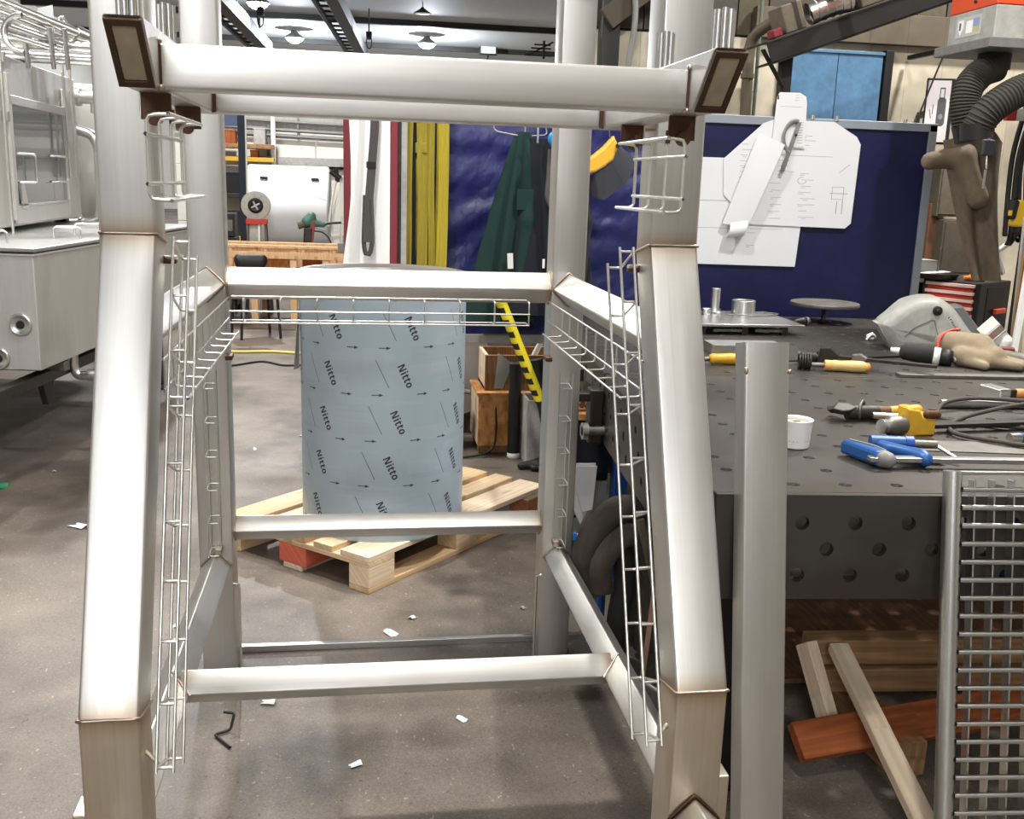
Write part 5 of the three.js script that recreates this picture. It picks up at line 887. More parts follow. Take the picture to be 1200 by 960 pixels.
paper('narrow white drawing strip standing up above the blue board', [[2.212, 1.729], [2.222, 1.99], [2.235, 2.012], [2.349, 2.014], [2.385, 1.995], [2.392, 1.96], [2.402, 1.729]], -5.322, drawing(3, 1, 1, (x, r) => { x.fillRect(80, 130, 330, 3); dashes(x, 300, 20, 3, r, 90, 24); x.fillRect(20, 500, 470, 5); for (let i = 0; i < 9; i++) x.fillRect(380, 270 + i * 24, 80, 5); x.fillStyle = '#3a3c44'; x.fillRect(30, 30, 26, 40); }));
{ // curling free edge of the drawings
  const g = thing('curled_sheet', 'curled-up loose drawing sheet with its grey underside turned over the larger sheets', 'drawing', [2.08, 1.2, -5.31]);
  part(g, 'sheet', cloth((u, v) => { const a = [2.165 - 0.0 * u, 1.80 + (1.70 - 1.80) * u], top = [2.13 + 0.12 * u, 1.80 - 0.06 * u], bot = [1.965 + 0.13 * u, 1.32 - 0.0 * u - 0.02 * u]; const t = Math.pow(v, 1.1); return [top[0] + (bot[0] - top[0]) * t - 2.08, top[1] + (bot[1] - top[1]) * t - 1.2, 0.006 + 0.075 * u * (1 - 0.6 * t)]; }, 10, 14, 0.0015), M.paper);
  part(g, 'curl_tip', cloth((u, v) => [-0.075 + 0.09 * u - 0.02 * v, 0.125 - 0.08 * v + 0.015 * u, 0.02 + 0.02 * u + 0.02 * Math.sin(v * 3)], 8, 6, 0.0015), M.paper);
  const t = thing('angle_gauge', 'dark grey steel gauge with a half-ring and a long blade hanging on the drawings', 'gauge', [2.33, 1.60, -5.306]);
  part(t, 'blade', stick([-0.05, 0.005, 0], [0.024, 0.262, 0], 0.022, 0.005, [0, 0, 1], 0.001), M.grey);
  part(t, 'half_ring', new THREE.TorusGeometry(0.062, 0.0085, 8, 26, Math.PI * 1.0).rotateZ(Math.PI / 2 - 0.25).scale(1, 1.35, 0.6).translate(0.004, 0.185, 0), M.grey);
  part(t, 'pivot', bar([0.008, 0.195, -0.003], [0.008, 0.195, 0.006], 0.007, 10), M.black);
}
// ---------------------------------------------------------------- concrete wall side: window, ledge, pipe, unit, hoses
{
  const g = new THREE.Group(); g.name = 'window_1'; g.userData = { kind: 'structure' }; scene.add(g);
  const glass = phys(0x5f88b0, 0.35, 0.0, { clearcoat: 0.3, map: texGrime });
  part(g, 'pane', bx(0.33, 0.85, 0.03, 3.16, 2.02, -6.97, 0.002), glass); part(g, 'pane', bx(0.33, 0.85, 0.03, 3.495, 2.02, -6.97, 0.002), glass);
  part(g, 'window_frame', bx(0.06, 0.9, 0.06, 3.70, 2.03, -6.965, 0.003), M.black); part(g, 'window_frame', bx(0.04, 0.9, 0.05, 2.965, 2.03, -6.97, 0.003), M.blueTool); part(g, 'window_frame', bx(0.70, 0.02, 0.04, 3.32, 2.455, -6.965, 0.003), glass); part(g, 'window_frame', bx(0.76, 0.04, 0.06, 3.34, 1.58, -6.965, 0.003), M.black);
  struct('trim_1', bx(5.0, 0.20, 0.08, 5.2, 2.62, -6.97, 0.004), std(0x80766a, 0.9, 0, { map: texConcrete }));
}
{
  // everything on the ledge follows its slope: t metres along it from the post
  const g = thing('overhead_ledge', 'dark steel ledge on a post with a brace, sloping up over the blue window', 'ledge', [2.35, 0, -6.0]);
  const on = (t, up = 0, z = 0) => [0.0 + t * 0.937 - up * 0.349, 2.33 + t * 0.349 + up * 0.937, z];
  part(g, 'ledge_beam', stick(on(0, -0.06, 0.15), on(2.2, -0.06, 0.15), 0.11, 0.012, [0, 0, 1], 0.002), std(0x211d1a, 0.8, 0.2, { map: texGrime })); part(g, 'ledge_deck', stick(on(0, 0.0, 0), on(2.2, 0.0, 0), 0.012, 0.32, [0, 0, 1], 0.002), M.darkIron); part(g, 'ledge_bottom', stick(on(0.02, -0.12, 0), on(2.2, -0.12, 0), 0.012, 0.30, [0, 0, 1], 0.002), M.black);
  part(g, 'post', bx(0.065, 2.32, 0.065, 0.19, 1.16, 0.0, 0.003), M.black); part(g, 'post', bx(0.065, 2.9, 0.065, 2.0, 1.45, -0.1, 0.003), M.black);
  part(g, 'brace', stick([0.0, 2.30, 0.1], [0.17, 2.10, 0.04], 0.03, 0.012), M.darkIron);
  const put = (name, label, cat, t, up) => { const p = on(t, up); const q = thing(name, label, cat, [2.35 + p[0], p[1], -6.0]); q.rotation.z = 0.357; return q; };
  const d = put('foil_duct', 'crumpled silver foil duct lying on the dark ledge', 'duct', 0.47, 0.075); part(d, 'duct', tube([[-0.14, 0, 0.05], [0.0, 0.01, 0.06], [0.12, 0.0, 0.05]], 0.066, 24, 12), M.steelGloss); for (let k = 0; k < 5; k++) part(d, 'rib', new THREE.TorusGeometry(0.066, 0.004, 6, 18).rotateY(Math.PI / 2).translate(-0.10 + k * 0.05, 0.005, 0.055), M.steelGloss);
  const b = put('timber_block', 'dusty wooden block on the ledge left of the foil duct', 'block', 0.22, 0.009); part(b, 'block', bx(0.13, 0.16, 0.2, 0, 0.08, 0, 0.01), M.leather); part(b, 'block_strap', bx(0.03, 0.164, 0.204, 0.02, 0.082, 0, 0.004), M.darkIron); part(b, 'rag', bx(0.06, 0.05, 0.1, -0.11, 0.025, 0.04, 0.01), M.maroon);
  const c = put('grey_box', 'grey dusty box on the ledge right of the foil duct', 'box', 0.72, 0.009); part(c, 'box', bx(0.17, 0.17, 0.2, 0, 0.085, 0, 0.01), M.leather); part(c, 'lid', bx(0.175, 0.02, 0.21, 0, 0.175, 0, 0.004), M.grey);
  const e = put('dusty_pipe', 'dusty brown pipe lying along the upper end of the ledge', 'pipe', 1.35, 0.045); part(e, 'pipe', bar([-0.45, 0, 0.03], [0.6, 0, 0.03], 0.036, 14), std(0x5c554a, 0.8, 0.1, { map: texGrime })); part(e, 'sleeve', bar([-0.2, 0, 0.03], [-0.1, 0, 0.03], 0.04, 14), M.grey);
}
{
  const g = thing('wall_pipe', 'brown service pipe running up beside the ledge and bending away over it', 'pipe', [2.50, 0, -6.5]);
  const m = std(0x6d6353, 0.6, 0.3, { map: texGrime });
  part(g, 'pipe', tube([[0.02, 0.02, 0], [0.02, 1.2, 0], [0.0, 2.36, 0], [0.02, 2.47, 0.05], [0.12, 2.56, 0.3], [0.45, 2.76, 1.3]], 0.036, 60, 14, false, 0.2), m);
  part(g, 'collar', bar([0.0, 2.2, 0], [0.0, 2.23, 0], 0.043, 16), m); part(g, 'flange', bar([0.02, 0.0, 0], [0.02, 0.03, 0], 0.06, 16), m);
  const q = thing('cable_conduit', 'thin green-grey conduit beside the brown pipe', 'conduit', [2.60, 0, -6.6]); part(q, 'conduit', bar([0, 0.02, 0], [0, 2.9, 0], 0.012, 10), std(0x5d675a, 0.7, 0.2)); part(q, 'socket_box', bx(0.10, 0.08, 0.05, 0.1, 2.2, -0.35, 0.004), M.lightGrey); part(q, 'foot_clip', bx(0.05, 0.03, 0.05, 0, 0.015, 0, 0.004), M.grey);
}
{
  const g = thing('extraction_unit', 'orange and grey fume extraction unit hanging at the upper right', 'fume extractor', [3.25, 2.2, -4.7]);
  part(g, 'grey_casing', bx(0.7, 0.147, 0.38, 0, 0.091, 0, 0.006), M.lightGrey); part(g, 'orange_casing', bx(0.7, 0.35, 0.38, 0, 0.34, 0, 0.006), std(0xd24a22, 0.5)); part(g, 'skirt', bx(0.78, 0.045, 0.46, 0, -0.005, 0, 0.004), M.grey);
  const lab = canvasTex(128, 64, (x) => { x.fillStyle = '#b9bab8'; x.fillRect(0, 0, 128, 64); x.fillStyle = '#eceef0'; x.beginPath(); x.moveTo(10, 8); x.lineTo(40, 8); x.lineTo(40, 34); x.lineTo(25, 58); x.lineTo(10, 34); x.fill(); x.fillStyle = '#555'; x.fillRect(16, 16, 10, 24); x.fillStyle = '#f2f2ee'; x.fillRect(54, 14, 34, 40); x.fillStyle = '#8f9cc0'; x.fillRect(88, 10, 34, 26); x.fillStyle = '#b9b48e'; x.fillRect(88, 36, 34, 18); });
  part(g, 'label_plate', new THREE.BoxGeometry(0.20, 0.09, 0.002).rotateY(-Math.PI / 2).translate(-0.3512, 0.095, -0.02), std(0xffffff, 0.5, 0, { map: lab }));
  part(g, 'bolt', bar([-0.352, 0.20, 0.02], [-0.358, 0.20, 0.02], 0.008, 8), M.darkIron);
  part(g, 'hanger', bar([0, 0.54, 0], [0, CEILING - 2.2, 0], 0.03, 12), M.darkIron); part(g, 'spigot', bar([-0.22, -0.03, 0.02], [-0.22, -0.1, 0.02], 0.075, 20), M.black); part(g, 'spigot', bar([0.2, -0.03, 0.02], [0.2, -0.1, 0.02], 0.075, 20), M.black);
  const ribbed = (pts, r, n) => { const c = new THREE.CatmullRomCurve3(pts.map(p => V(...p))), out = [tube(pts, r, 60, 16)]; for (let i = 0; i <= n; i++) { const p = c.getPointAt(i / n), d = c.getTangentAt(i / n); out.push(new THREE.TorusGeometry(r, 0.006, 6, 18).applyQuaternion(new THREE.Quaternion().setFromUnitVectors(V(0, 0, 1), d)).translate(p.x, p.y, p.z)); } return merge(out); };
  const hm = std(0x3b3833, 0.8, 0.05, { map: texGrime });
  const h = thing('extraction_hose', 'thick ribbed grey hose curving down from under the extraction unit', 'hose', [3.0, 1.8, -4.66]); part(h, 'ribbed_hose', ribbed([[0.03, 0.31, -0.0], [-0.05, 0.28, 0.02], [-0.13, 0.2, 0.05], [-0.14, 0.1, 0.06], [-0.10, 0.0, 0.06]], 0.064, 34), hm); part(h, 'end_cuff', bar([-0.12, 0.045, 0.06], [-0.09, -0.03, 0.06], 0.072, 18), M.black);
  const k = thing('extraction_hose', 'second ribbed grey hose crossing in front and running off to the right', 'hose', [3.0, 1.8, -4.4]); part(k, 'ribbed_hose', ribbed([[-0.19, 0.01, 0], [-0.17, 0.07, 0.02], [-0.09, 0.14, 0.03], [0.06, 0.2, 0.0], [0.4, 0.22, -0.05]], 0.066, 44), hm); part(k, 'end_cuff', bar([-0.20, 0.03, 0], [-0.19, -0.04, 0], 0.07, 18), M.black); part(k, 'hanger_strap', bar([0.25, 0.22, -0.04], [0.25, 0.41, -0.16], 0.006, 8), M.black);
}
{
  const t = canvasTex(128, 256, (x) => { x.fillStyle = '#d9d4d6'; x.fillRect(0, 0, 128, 256); x.fillStyle = '#4f5054'; x.beginPath(); x.roundRect(62, 70, 48, 120, 18); x.fill(); x.strokeStyle = '#3c3d40'; x.lineWidth = 5; x.strokeRect(72, 32, 24, 42); x.fillStyle = '#85868a'; x.beginPath(); x.arc(86, 150, 12, 0, 7); x.fill(); x.strokeStyle = '#333'; x.lineWidth = 4; x.beginPath(); x.moveTo(40, 100); x.lineTo(38, 140); x.moveTo(20, 120); x.lineTo(32, 158); x.stroke(); });
  const g = thing('poster', 'white poster showing a dark oblong tool, on a thick board beside the hoses', 'poster', [3.90, 1.86, -6.6]); g.rotation.y = -0.25;
  const pm = std(0xffffff, 0.7, 0, { map: t }); part(g, 'print', new THREE.BoxGeometry(0.15, 0.40, 0.006).translate(0, 0.2, 0.0), pm); part(g, 'backing', bx(0.18, 0.43, 0.03, 0.012, 0.2, -0.019, 0.003), M.black); part(g, 'bracket', bx(0.04, 0.04, 0.4, 0.0, 0.2, -0.2, 0.002), M.black);
  const c = thing('wall_cable', 'thin dark cord hanging slanting in front of the concrete wall', 'cord', [3.7, 1.8, -6.5]); part(c, 'cord', tube([[0.0, 0.17, 0], [0.07, 0.39, 0], [0.15, 0.63, 0]], 0.006, 20, 6), M.rubber); part(c, 'clip', bx(0.03, 0.03, 0.46, 0.15, 0.64, -0.22, 0.002), M.black);
}
{ // electrical boxes and shelf
  const a = thing('electrical_box', 'grey-brown sheet metal box on the concrete wall, upper of two', 'electrical box', [4.19, 1.36, -6.87]); part(a, 'box', bx(0.2, 0.45, 0.2, 0, 0.225, 0, 0.006), M.leather); part(a, 'door', bx(0.18, 0.42, 0.012, 0, 0.225, 0.105, 0.003), M.leather);
  const b = thing('electrical_box', 'wider grey-brown sheet metal box below the upper box', 'electrical box', [4.30, 0.95, -6.85]); part(b, 'box', bx(0.34, 0.39, 0.24, 0, 0.195, 0, 0.006), M.leather); part(b, 'door', bx(0.31, 0.35, 0.012, 0, 0.195, 0.125, 0.003), M.leather); part(b, 'handle', bx(0.014, 0.10, 0.02, 0.12, 0.2, 0.138, 0.003), M.black);
  const s = thing('wall_post', 'rust-stained narrow steel post against the concrete wall', 'post', [4.11, 0, -6.88]); part(s, 'post', bx(0.07, 1.45, 0.1, 0, 0.725, 0, 0.004), std(0x8a6048, 0.8, 0.2, { map: texGrime })); part(s, 'foot', bx(0.12, 0.02, 0.14, 0, 0.01, 0, 0.003), M.darkIron);
  const k = thing('side_shelf', 'pale grey shelf unit with dark open compartments right of the blue board', 'shelf', [3.50, 0, -6.05]);
  for (const y of [0.30, 0.62, 0.82, 0.985]) part(k, 'shelf', bx(0.4, 0.022, 0.4, 0, y, 0, 0.003), M.lightGrey); for (const x of [-0.19, 0.19]) part(k, 'side_panel', bx(0.02, 0.99, 0.4, x, 0.495, 0, 0.003), M.lightGrey); part(k, 'back_panel', bx(0.36, 0.97, 0.012, 0, 0.49, -0.19, 0.002), M.dark);
  const d = thing('paper_block', 'small white block of paper on the pale shelf beside the board', 'paper', [3.42, 0.997, -5.75]); part(d, 'block', bx(0.11, 0.12, 0.15, 0, 0.06, 0, 0.003), M.paintWhite); part(d, 'cover', bx(0.112, 0.006, 0.152, 0, 0.123, 0, 0.001), M.lightGrey);
}
{
  const g = thing('tool_chest', 'black tool chest with bright red drawer fronts behind the welding mask', 'tool chest', [3.56, 0, -5.48]); g.rotation.y = -1.0;
  part(g, 'body', bx(0.34, 1.0, 0.40, 0, 0.53, 0, 0.008), M.black); const red = std(0xb23a2c, 0.45);
  for (let k = 0; k < 6; k++) { const d = part(g, 'drawer', bx(0.27, 0.037, 0.014, 0.0, 0.995 - k * 0.0425, 0.204, 0.002), red); part(d, 'drawer_pull', bx(0.285, 0.018, 0.022, 0.0, 1.008 - k * 0.0425, 0.214, 0.002), std(0xf3cdc0, 0.4, 0.1)); }
  part(g, 'door', bx(0.29, 0.6, 0.012, 0, 0.42, 0.203, 0.003), M.black); part(g, 'side_handle', bx(0.022, 0.03, 0.14, 0.186, 0.86, -0.05, 0.006), std(0xd2492a, 0.45), 'orange side handle'); part(g, 'side_panel', bx(0.004, 0.2, 0.22, 0.171, 0.9, 0.0, 0.001), M.dark);
  for (const [x, z] of [[-0.13, -0.15], [0.13, -0.15], [-0.13, 0.15], [0.13, 0.15]]) part(g, 'castor', bar([x, 0.025, z - 0.012], [x, 0.025, z + 0.012], 0.025, 14), M.rubber);
  const t = thing('tool_tray', 'dark shallow tray with bits on the left of the tool chest top', 'tray', [3.36, 1.032, -5.50]); part(t, 'tray', lathe([[0.001, 0], [0.12, 0], [0.135, 0.03], [0.13, 0.032], [0.115, 0.006], [0.001, 0.005]], 28), M.darkIron); part(t, 'rod', bar([0.02, 0.01, 0], [0.0, 0.17, 0.02], 0.004, 8), M.iron); part(t, 'sheet', bx(0.16, 0.004, 0.08, -0.02, 0.037, 0.03, 0.001).rotateZ(0.08), M.paintWhite);
  const r = thing('orange_rag', 'crumpled orange rag on the tool chest', 'rag', [3.52, 1.032, -5.36]); part(r, 'cloth', blob([[-0.05, 0.015, 0, 0.04, 0.015, 0.02, 0.015, 0.02], [0.0, 0.02, -0.02, 0.05, 0.03, 0, 0.02, 0.015], [0.02, 0.03, 0.01, 0.045, 0.045, 0.02, 0.012, 0.01]], 0.006, 0.006), std(0xe07a30, 0.8));
  const w = thing('tape_strip', 'bent strip of white tape hanging down to the tool chest', 'tape', [3.25, 1.12, -4.95]); w.position.set(3.42, 1.10, -5.05); part(w, 'strip', wire([[0.14, 0.36, 0], [0.11, 0.19, 0.0], [0.0, 0.11, 0.0], [0.07, 0.0, 0.0]], 0.016, 0.02, 4), M.paintWhite);
}
{
  const g = thing('leather_apron', 'large brown leather sleeve garment hanging below the hoses', 'apron', [3.22, 1.0, -5.1]);
  part(g, 'body', cloth((u, v) => { const w = 0.34 * (1 - 0.45 * v), cx = 0.02 + 0.17 * Math.pow(v, 1.3); return [cx + (u - 0.5) * w, 0.84 - 0.78 * v - 0.05 * Math.cos(u * 6.28) * (1 - v), 0.05 * Math.sin(u * 9.5 + v) * (0.4 + v * 0.5) + 0.05 * Math.sin(u * Math.PI)]; }, 36, 30, 0.006), std(0x76695a, 0.9, 0, { map: texGrime, bumpMap: texCloth, bumpScale: 0.0006 }));
  part(g, 'sleeve', blob([[-0.02, 0.72, 0.0, -0.2, 0.68, -0.02, 0.06, 0.045], [-0.05, 0.70, 0.03, 0.05, 0.5, 0.05, 0.06, 0.06]], 0.011, 0.02), std(0x7d705f, 0.9, 0, { map: texGrime }));
  part(g, 'strap', stick([0.0, 0.80, 0.03], [-0.02, 0.90, 0.03], 0.03, 0.005, [0, 0, 1]), std(0xb45a58, 0.8), 'pinkish strap'); part(g, 'hook', wire([[0, 0.84, 0.02], [0, 1.02, 0.02], [0.0, 1.06, 0.1]], 0.005), M.iron);
  const k = thing('spring_key', 'grey pouch with a thin bright metal tool hanging on the leather garment', 'tool', [3.245, 1.585, -5.0]); part(k, 'pouch', bx(0.07, 0.085, 0.03, 0.02, 0.17, 0, 0.012), std(0x44464c, 0.7)); part(k, 'ring', bar([0.02, 0.13, 0.0], [0.016, 0.06, 0.02], 0.006, 8), M.wire); part(k, 'blade', bx(0.014, 0.10, 0.005, 0.01, 0.01, 0.02, 0.002), M.steelGloss); part(k, 'hanger', bar([0.02, 0.2, 0], [0.02, 0.23, 0], 0.01, 10), M.steelGloss);
  const c = thing('cable_hank', 'thick hank of black cables hanging at the right edge', 'cable', [3.46, 1.2, -4.95]); for (let i = 0; i < 7; i++) { const r = rng(60 + i), o = (i - 3) * 0.028; part(c, 'cable', tube([[o + 0.02, 0.76, r() * 0.1], [o - 0.02 * r(), 0.5, 0.04 * r()], [o * 1.2, 0.2 - 0.1 * r(), 0.05], [o * 0.5 - 0.06, 0.06 + 0.08 * r(), 0.06]], 0.013, 30, 8), M.black); }
  const b = thing('barrier_tape', 'red and white striped rail end under the hoses at the right edge', 'barrier', [3.18, 1.90, -4.72]); for (let i = 0; i < 6; i++) part(b, 'stripe', bx(0.05, 0.055, 0.03, i * 0.05, 0.0 + i * 0.002, 0, 0.002), i % 2 ? M.paintWhite : std(0xc22b24, 0.5));
  const d = thing('cordless_drill', 'yellow cordless tool battery pack hanging among the black cables', 'drill', [3.28, 1.36, -4.74]); part(d, 'body', bx(0.06, 0.135, 0.06, 0.02, 0.07, 0, 0.016).rotateZ(-0.12), std(0xe0b422, 0.45)); part(d, 'grip', bx(0.04, 0.10, 0.05, -0.025, 0.085, 0.012, 0.014).rotateZ(-0.12), M.black); part(d, 'badge', bx(0.02, 0.026, 0.006, -0.04, 0.07, 0.036, 0.002), std(0xe9c62a, 0.5)); part(d, 'handle', bx(0.05, 0.05, 0.05, 0.045, -0.01, 0, 0.012), M.black);
  const wv = thing('white_hook_arm', 'white painted metal arm with dark holes at the right edge above the tool chest', 'arm', [3.42, 1.2, -4.7]); part(wv, 'arm', stick([-0.05, 0, 0], [0.02, 0.5, 0], 0.045, 0.02, [0, 0, 1]), M.paintWhite); for (const y of [0.2, 0.36]) part(wv, 'hole', bar([-0.05 + y * 0.14, y, 0.006], [-0.05 + y * 0.14, y, 0.0125], 0.018, 14), M.black);
  const rd = thing('red_tool', 'red and orange handled tool below the yellow battery pack', 'tool', [3.42, 1.22, -4.62]); part(rd, 'grip', bar([-0.06, 0, 0], [0.06, 0.06, 0], 0.016, 12), M.red); part(rd, 'end', bar([-0.02, -0.04, 0], [0.05, -0.02, 0], 0.013, 12), M.yellow);
}
{ // planks leaning at the right edge
  const specs = [['outermost pale thin plank of the strips leaning at the right edge', 0, 0.03, M.paintWhite], ['second grey weathered plank leaning at the right edge', 0.05, 0.045, M.oldWood], ['broad grey weathered plank leaning at the right edge', 0.11, 0.05, M.lightGrey], ['short brown plank in front of the pale planks at the right edge', 0.175, 0.04, M.oldWood]];
  specs.forEach(([label, dx, w, m], i) => { const len = i === 3 ? 0.95 : 1.42; solo('plank', label, 'plank', stick([0, 0, 0], [i === 3 ? 0.0 : 0.12 - dx * 0.9, len, -0.1], w, 0.02, [0, 0, 1]), m, undefined, [2.98 + dx * 1.3, 0.0, -4.2 - i * 0.06]); });
}

// ---------------------------------------------------------------- far end of the hall
{
  const g = thing('far_partition', 'cream panelled partition with cable trays across the far end of the aisle', 'partition', [-0.6, 0, -15.6]);
  for (let i = 0; i < 5; i++) for (const [y, h] of [[0.02, 0.78], [0.81, 0.8], [1.62, 0.5]]) part(g, 'panel', bx(0.985, h, 0.06, -1.45 + i * 1.0, y + h / 2, 0, 0.006), M.wallWhite);
  part(g, 'header', bx(5.1, 0.26, 0.1, 0.55, 2.26, 0, 0.006), M.lightGrey); part(g, 'header', bx(5.1, 0.08, 0.12, 0.55, 2.43, 0, 0.006), M.darkIron);
  for (const y of [2.08, 2.16, 2.28]) part(g, 'cable_run', tube([[-1.9, y + 0.02, 0.1], [-1.2, y, 0.1], [-0.3, y - 0.03, 0.1], [0.9, y - 0.05, 0.1], [2.5, y - 0.05, 0.1]], 0.022, 30, 8), M.grey);
  for (const x of [-1.1, -0.2, 0.6]) part(g, 'tray_clip', bx(0.03, 0.3, 0.05, x, 2.17, 0.08, 0.003), M.grey);
  part(g, 'conduit', bar([-0.62, 1.5, 0.08], [-0.62, 2.2, 0.08], 0.03, 10), M.grey);
  part(g, 'dado_rail', bx(2.9, 0.12, 0.16, 0.6, 1.70, 0.09, 0.006), M.lightGrey); part(g, 'dado_shadow_gap', bx(2.9, 0.03, 0.1, 0.6, 1.62, 0.06, 0.002), M.dark);
}
{
  const g = thing('wrapped_tank', 'big horizontal tank wrapped in white printed film at the far end of the aisle', 'tank', [-0.87, 0, -14.4]);
  const t = canvasTex(512, 512, (x) => { x.fillStyle = '#eceeee'; x.fillRect(0, 0, 512, 512); x.strokeStyle = 'rgba(120,132,140,0.5)'; x.lineWidth = 2; for (let i = 0; i < 60; i++) { const a = (i % 8) * 64 + 10, b = Math.floor(i / 8) * 70 + 20; x.beginPath(); x.moveTo(a, b); x.lineTo(a + 22, b - 26); x.stroke(); } });
  part(g, 'tank', lathe([[0.001, -0.56], [0.48, -0.56], [0.545, -0.53], [0.55, -0.5], [0.55, 0.5], [0.545, 0.53], [0.48, 0.56], [0.001, 0.56]], 48).rotateZ(Math.PI / 2).translate(0, 1.08, 0), std(0xffffff, 0.5, 0, { map: t }));
  for (const x of [-0.35, 0.35]) part(g, 'cradle', bx(0.12, 0.56, 0.7, x, 0.28, 0, 0.01), M.iron);
  for (const x of [-0.3, 0.36]) part(g, 'clamp', bx(0.10, 0.03, 0.05, x, 1.46, 0.42, 0.004), M.darkIron);
}
{
  const g = thing('dark_column', 'dark blue-black steel column beside the shelving at the far left of the aisle', 'column', [-1.34, 0, -13.0]);
  part(g, 'column', bx(0.08, 2.6, 0.12, 0, 1.3, 0, 0.005), std(0x262b38, 0.6, 0.3)); part(g, 'edge_strip', bx(0.02, 1.6, 0.02, 0.055, 1.5, 0.05, 0.003), M.paintWhite); part(g, 'base_plate', bx(0.2, 0.02, 0.24, 0, 0.01, 0, 0.003), M.darkIron); part(g, 'blue_panel', bx(0.2, 0.2, 0.05, -0.14, 2.16, 0, 0.005), std(0x5f7196, 0.6));
}
{
  const g = thing('storage_rack', 'yellow and wooden storage rack with stacked goods at the far left of the aisle', 'rack', [-1.55, 0, -15.2]);
  for (const x of [-0.55, 0.42]) part(g, 'upright', bx(0.06, 2.3, 0.08, x, 1.15, 0, 0.004), x < 0 ? M.darkIron : M.paintWhite);
  for (const [y, m] of [[1.70, M.yellow], [1.88, M.oldWood], [1.2, M.darkIron], [0.6, M.yellow]]) part(g, 'shelf_beam', bx(1.0, 0.06, 0.5, -0.06, y, 0, 0.005), m);
  const box = (n, l, x, y, w, h, m) => { const b = thing('box', l, 'box', [-1.55 + x, y, -15.2]); part(b, 'box', bx(w, h, 0.3, 0, h / 2, 0, 0.006), m); part(b, 'lid', bx(w + 0.01, 0.02, 0.31, 0, h - 0.008, 0, 0.003), m); };
  box('box', 'wooden box on the top shelf of the far rack', -0.22, 1.911, 0.26, 0.18, M.orangeWood); box('box', 'cream box on the top shelf of the far rack, left of the white upright', 0.24, 1.911, 0.16, 0.22, M.lightGrey); box('box', 'orange box on the middle shelf of the far rack', 0.16, 1.731, 0.1, 0.1, M.orangeWood); box('box', 'dark machine part on the lower shelf of the far rack', -0.2, 1.231, 0.3, 0.28, M.dark); box('box', 'black crate on the bottom shelf of the far rack', -0.1, 0.631, 0.5, 0.34, M.black);
}
{
  const g = thing('wire_reel', 'grey welding wire reel on a stand with a red tray in the aisle', 'wire reel', [-1.05, 0, -11.45]);
  part(g, 'reel', lathe([[0.06, -0.04], [0.15, -0.04], [0.155, -0.03], [0.155, 0.03], [0.15, 0.04], [0.06, 0.04]], 40).rotateX(Math.PI / 2).translate(0, 1.17, 0), M.lightGrey); part(g, 'hub', lathe([[0.001, -0.05], [0.08, -0.05], [0.08, 0.05], [0.05, 0.055], [0.05, 0.04], [0.001, 0.04]], 28).rotateX(Math.PI / 2).translate(0, 1.17, 0), M.black);
  for (let k = 0; k < 4; k++) part(g, 'spoke', stick([0, 1.17, 0.05], [0.05 * Math.cos(k * 1.571 + 0.5), 1.17 + 0.05 * Math.sin(k * 1.571 + 0.5), 0.05], 0.018, 0.008, [0, 0, 1]), M.steelGloss);
  part(g, 'red_tray', bx(0.22, 0.055, 0.16, 0.01, 1.0, 0.02, 0.006), M.red, 'red tray'); for (const [x, z] of [[-0.08, 0.06], [0.10, 0.06], [-0.08, -0.06], [0.1, -0.06]]) part(g, 'leg', bar([x * 1.5, 0, z * 1.6], [x, 0.98, z], 0.013, 10), M.iron); part(g, 'stem', bx(0.02, 0.975, 0.02, 0.035, 0.49, 0.07, 0.003), M.paintWhite); part(g, 'axle', bar([0, 1.17, -0.06], [0, 1.02, -0.05], 0.012, 8), M.iron); part(g, 'apron_plate', bx(0.16, 0.22, 0.01, -0.02, 0.86, 0.05, 0.003), M.lightGrey);
  const m = thing('welding_machine', 'dark welding machine with a fan left of the wire reel', 'welding machine', [-1.42, 0, -11.6]); part(m, 'case', bx(0.3, 0.75, 0.4, 0, 0.45, 0, 0.01), M.dark); part(m, 'drive_unit', bx(0.24, 0.25, 0.3, 0.02, 0.955, 0, 0.01), M.black); part(m, 'panel', bx(0.2, 0.12, 0.01, 0.02, 0.95, 0.15, 0.003), M.iron); part(m, 'label_strip', bx(0.06, 0.02, 0.006, 0.03, 0.9, 0.157, 0.002), M.paintWhite); for (const x of [-0.12, 0.12]) part(m, 'wheel', bar([x, 0.06, -0.12], [x, 0.06, -0.17], 0.06, 18), M.rubber); for (const x of [-0.12, 0.12]) part(m, 'foot', bx(0.04, 0.08, 0.05, x, 0.04, 0.15, 0.003), M.black); part(m, 'tan_box', bx(0.12, 0.14, 0.16, -0.02, 1.15, 0, 0.006), M.oldWood);
}
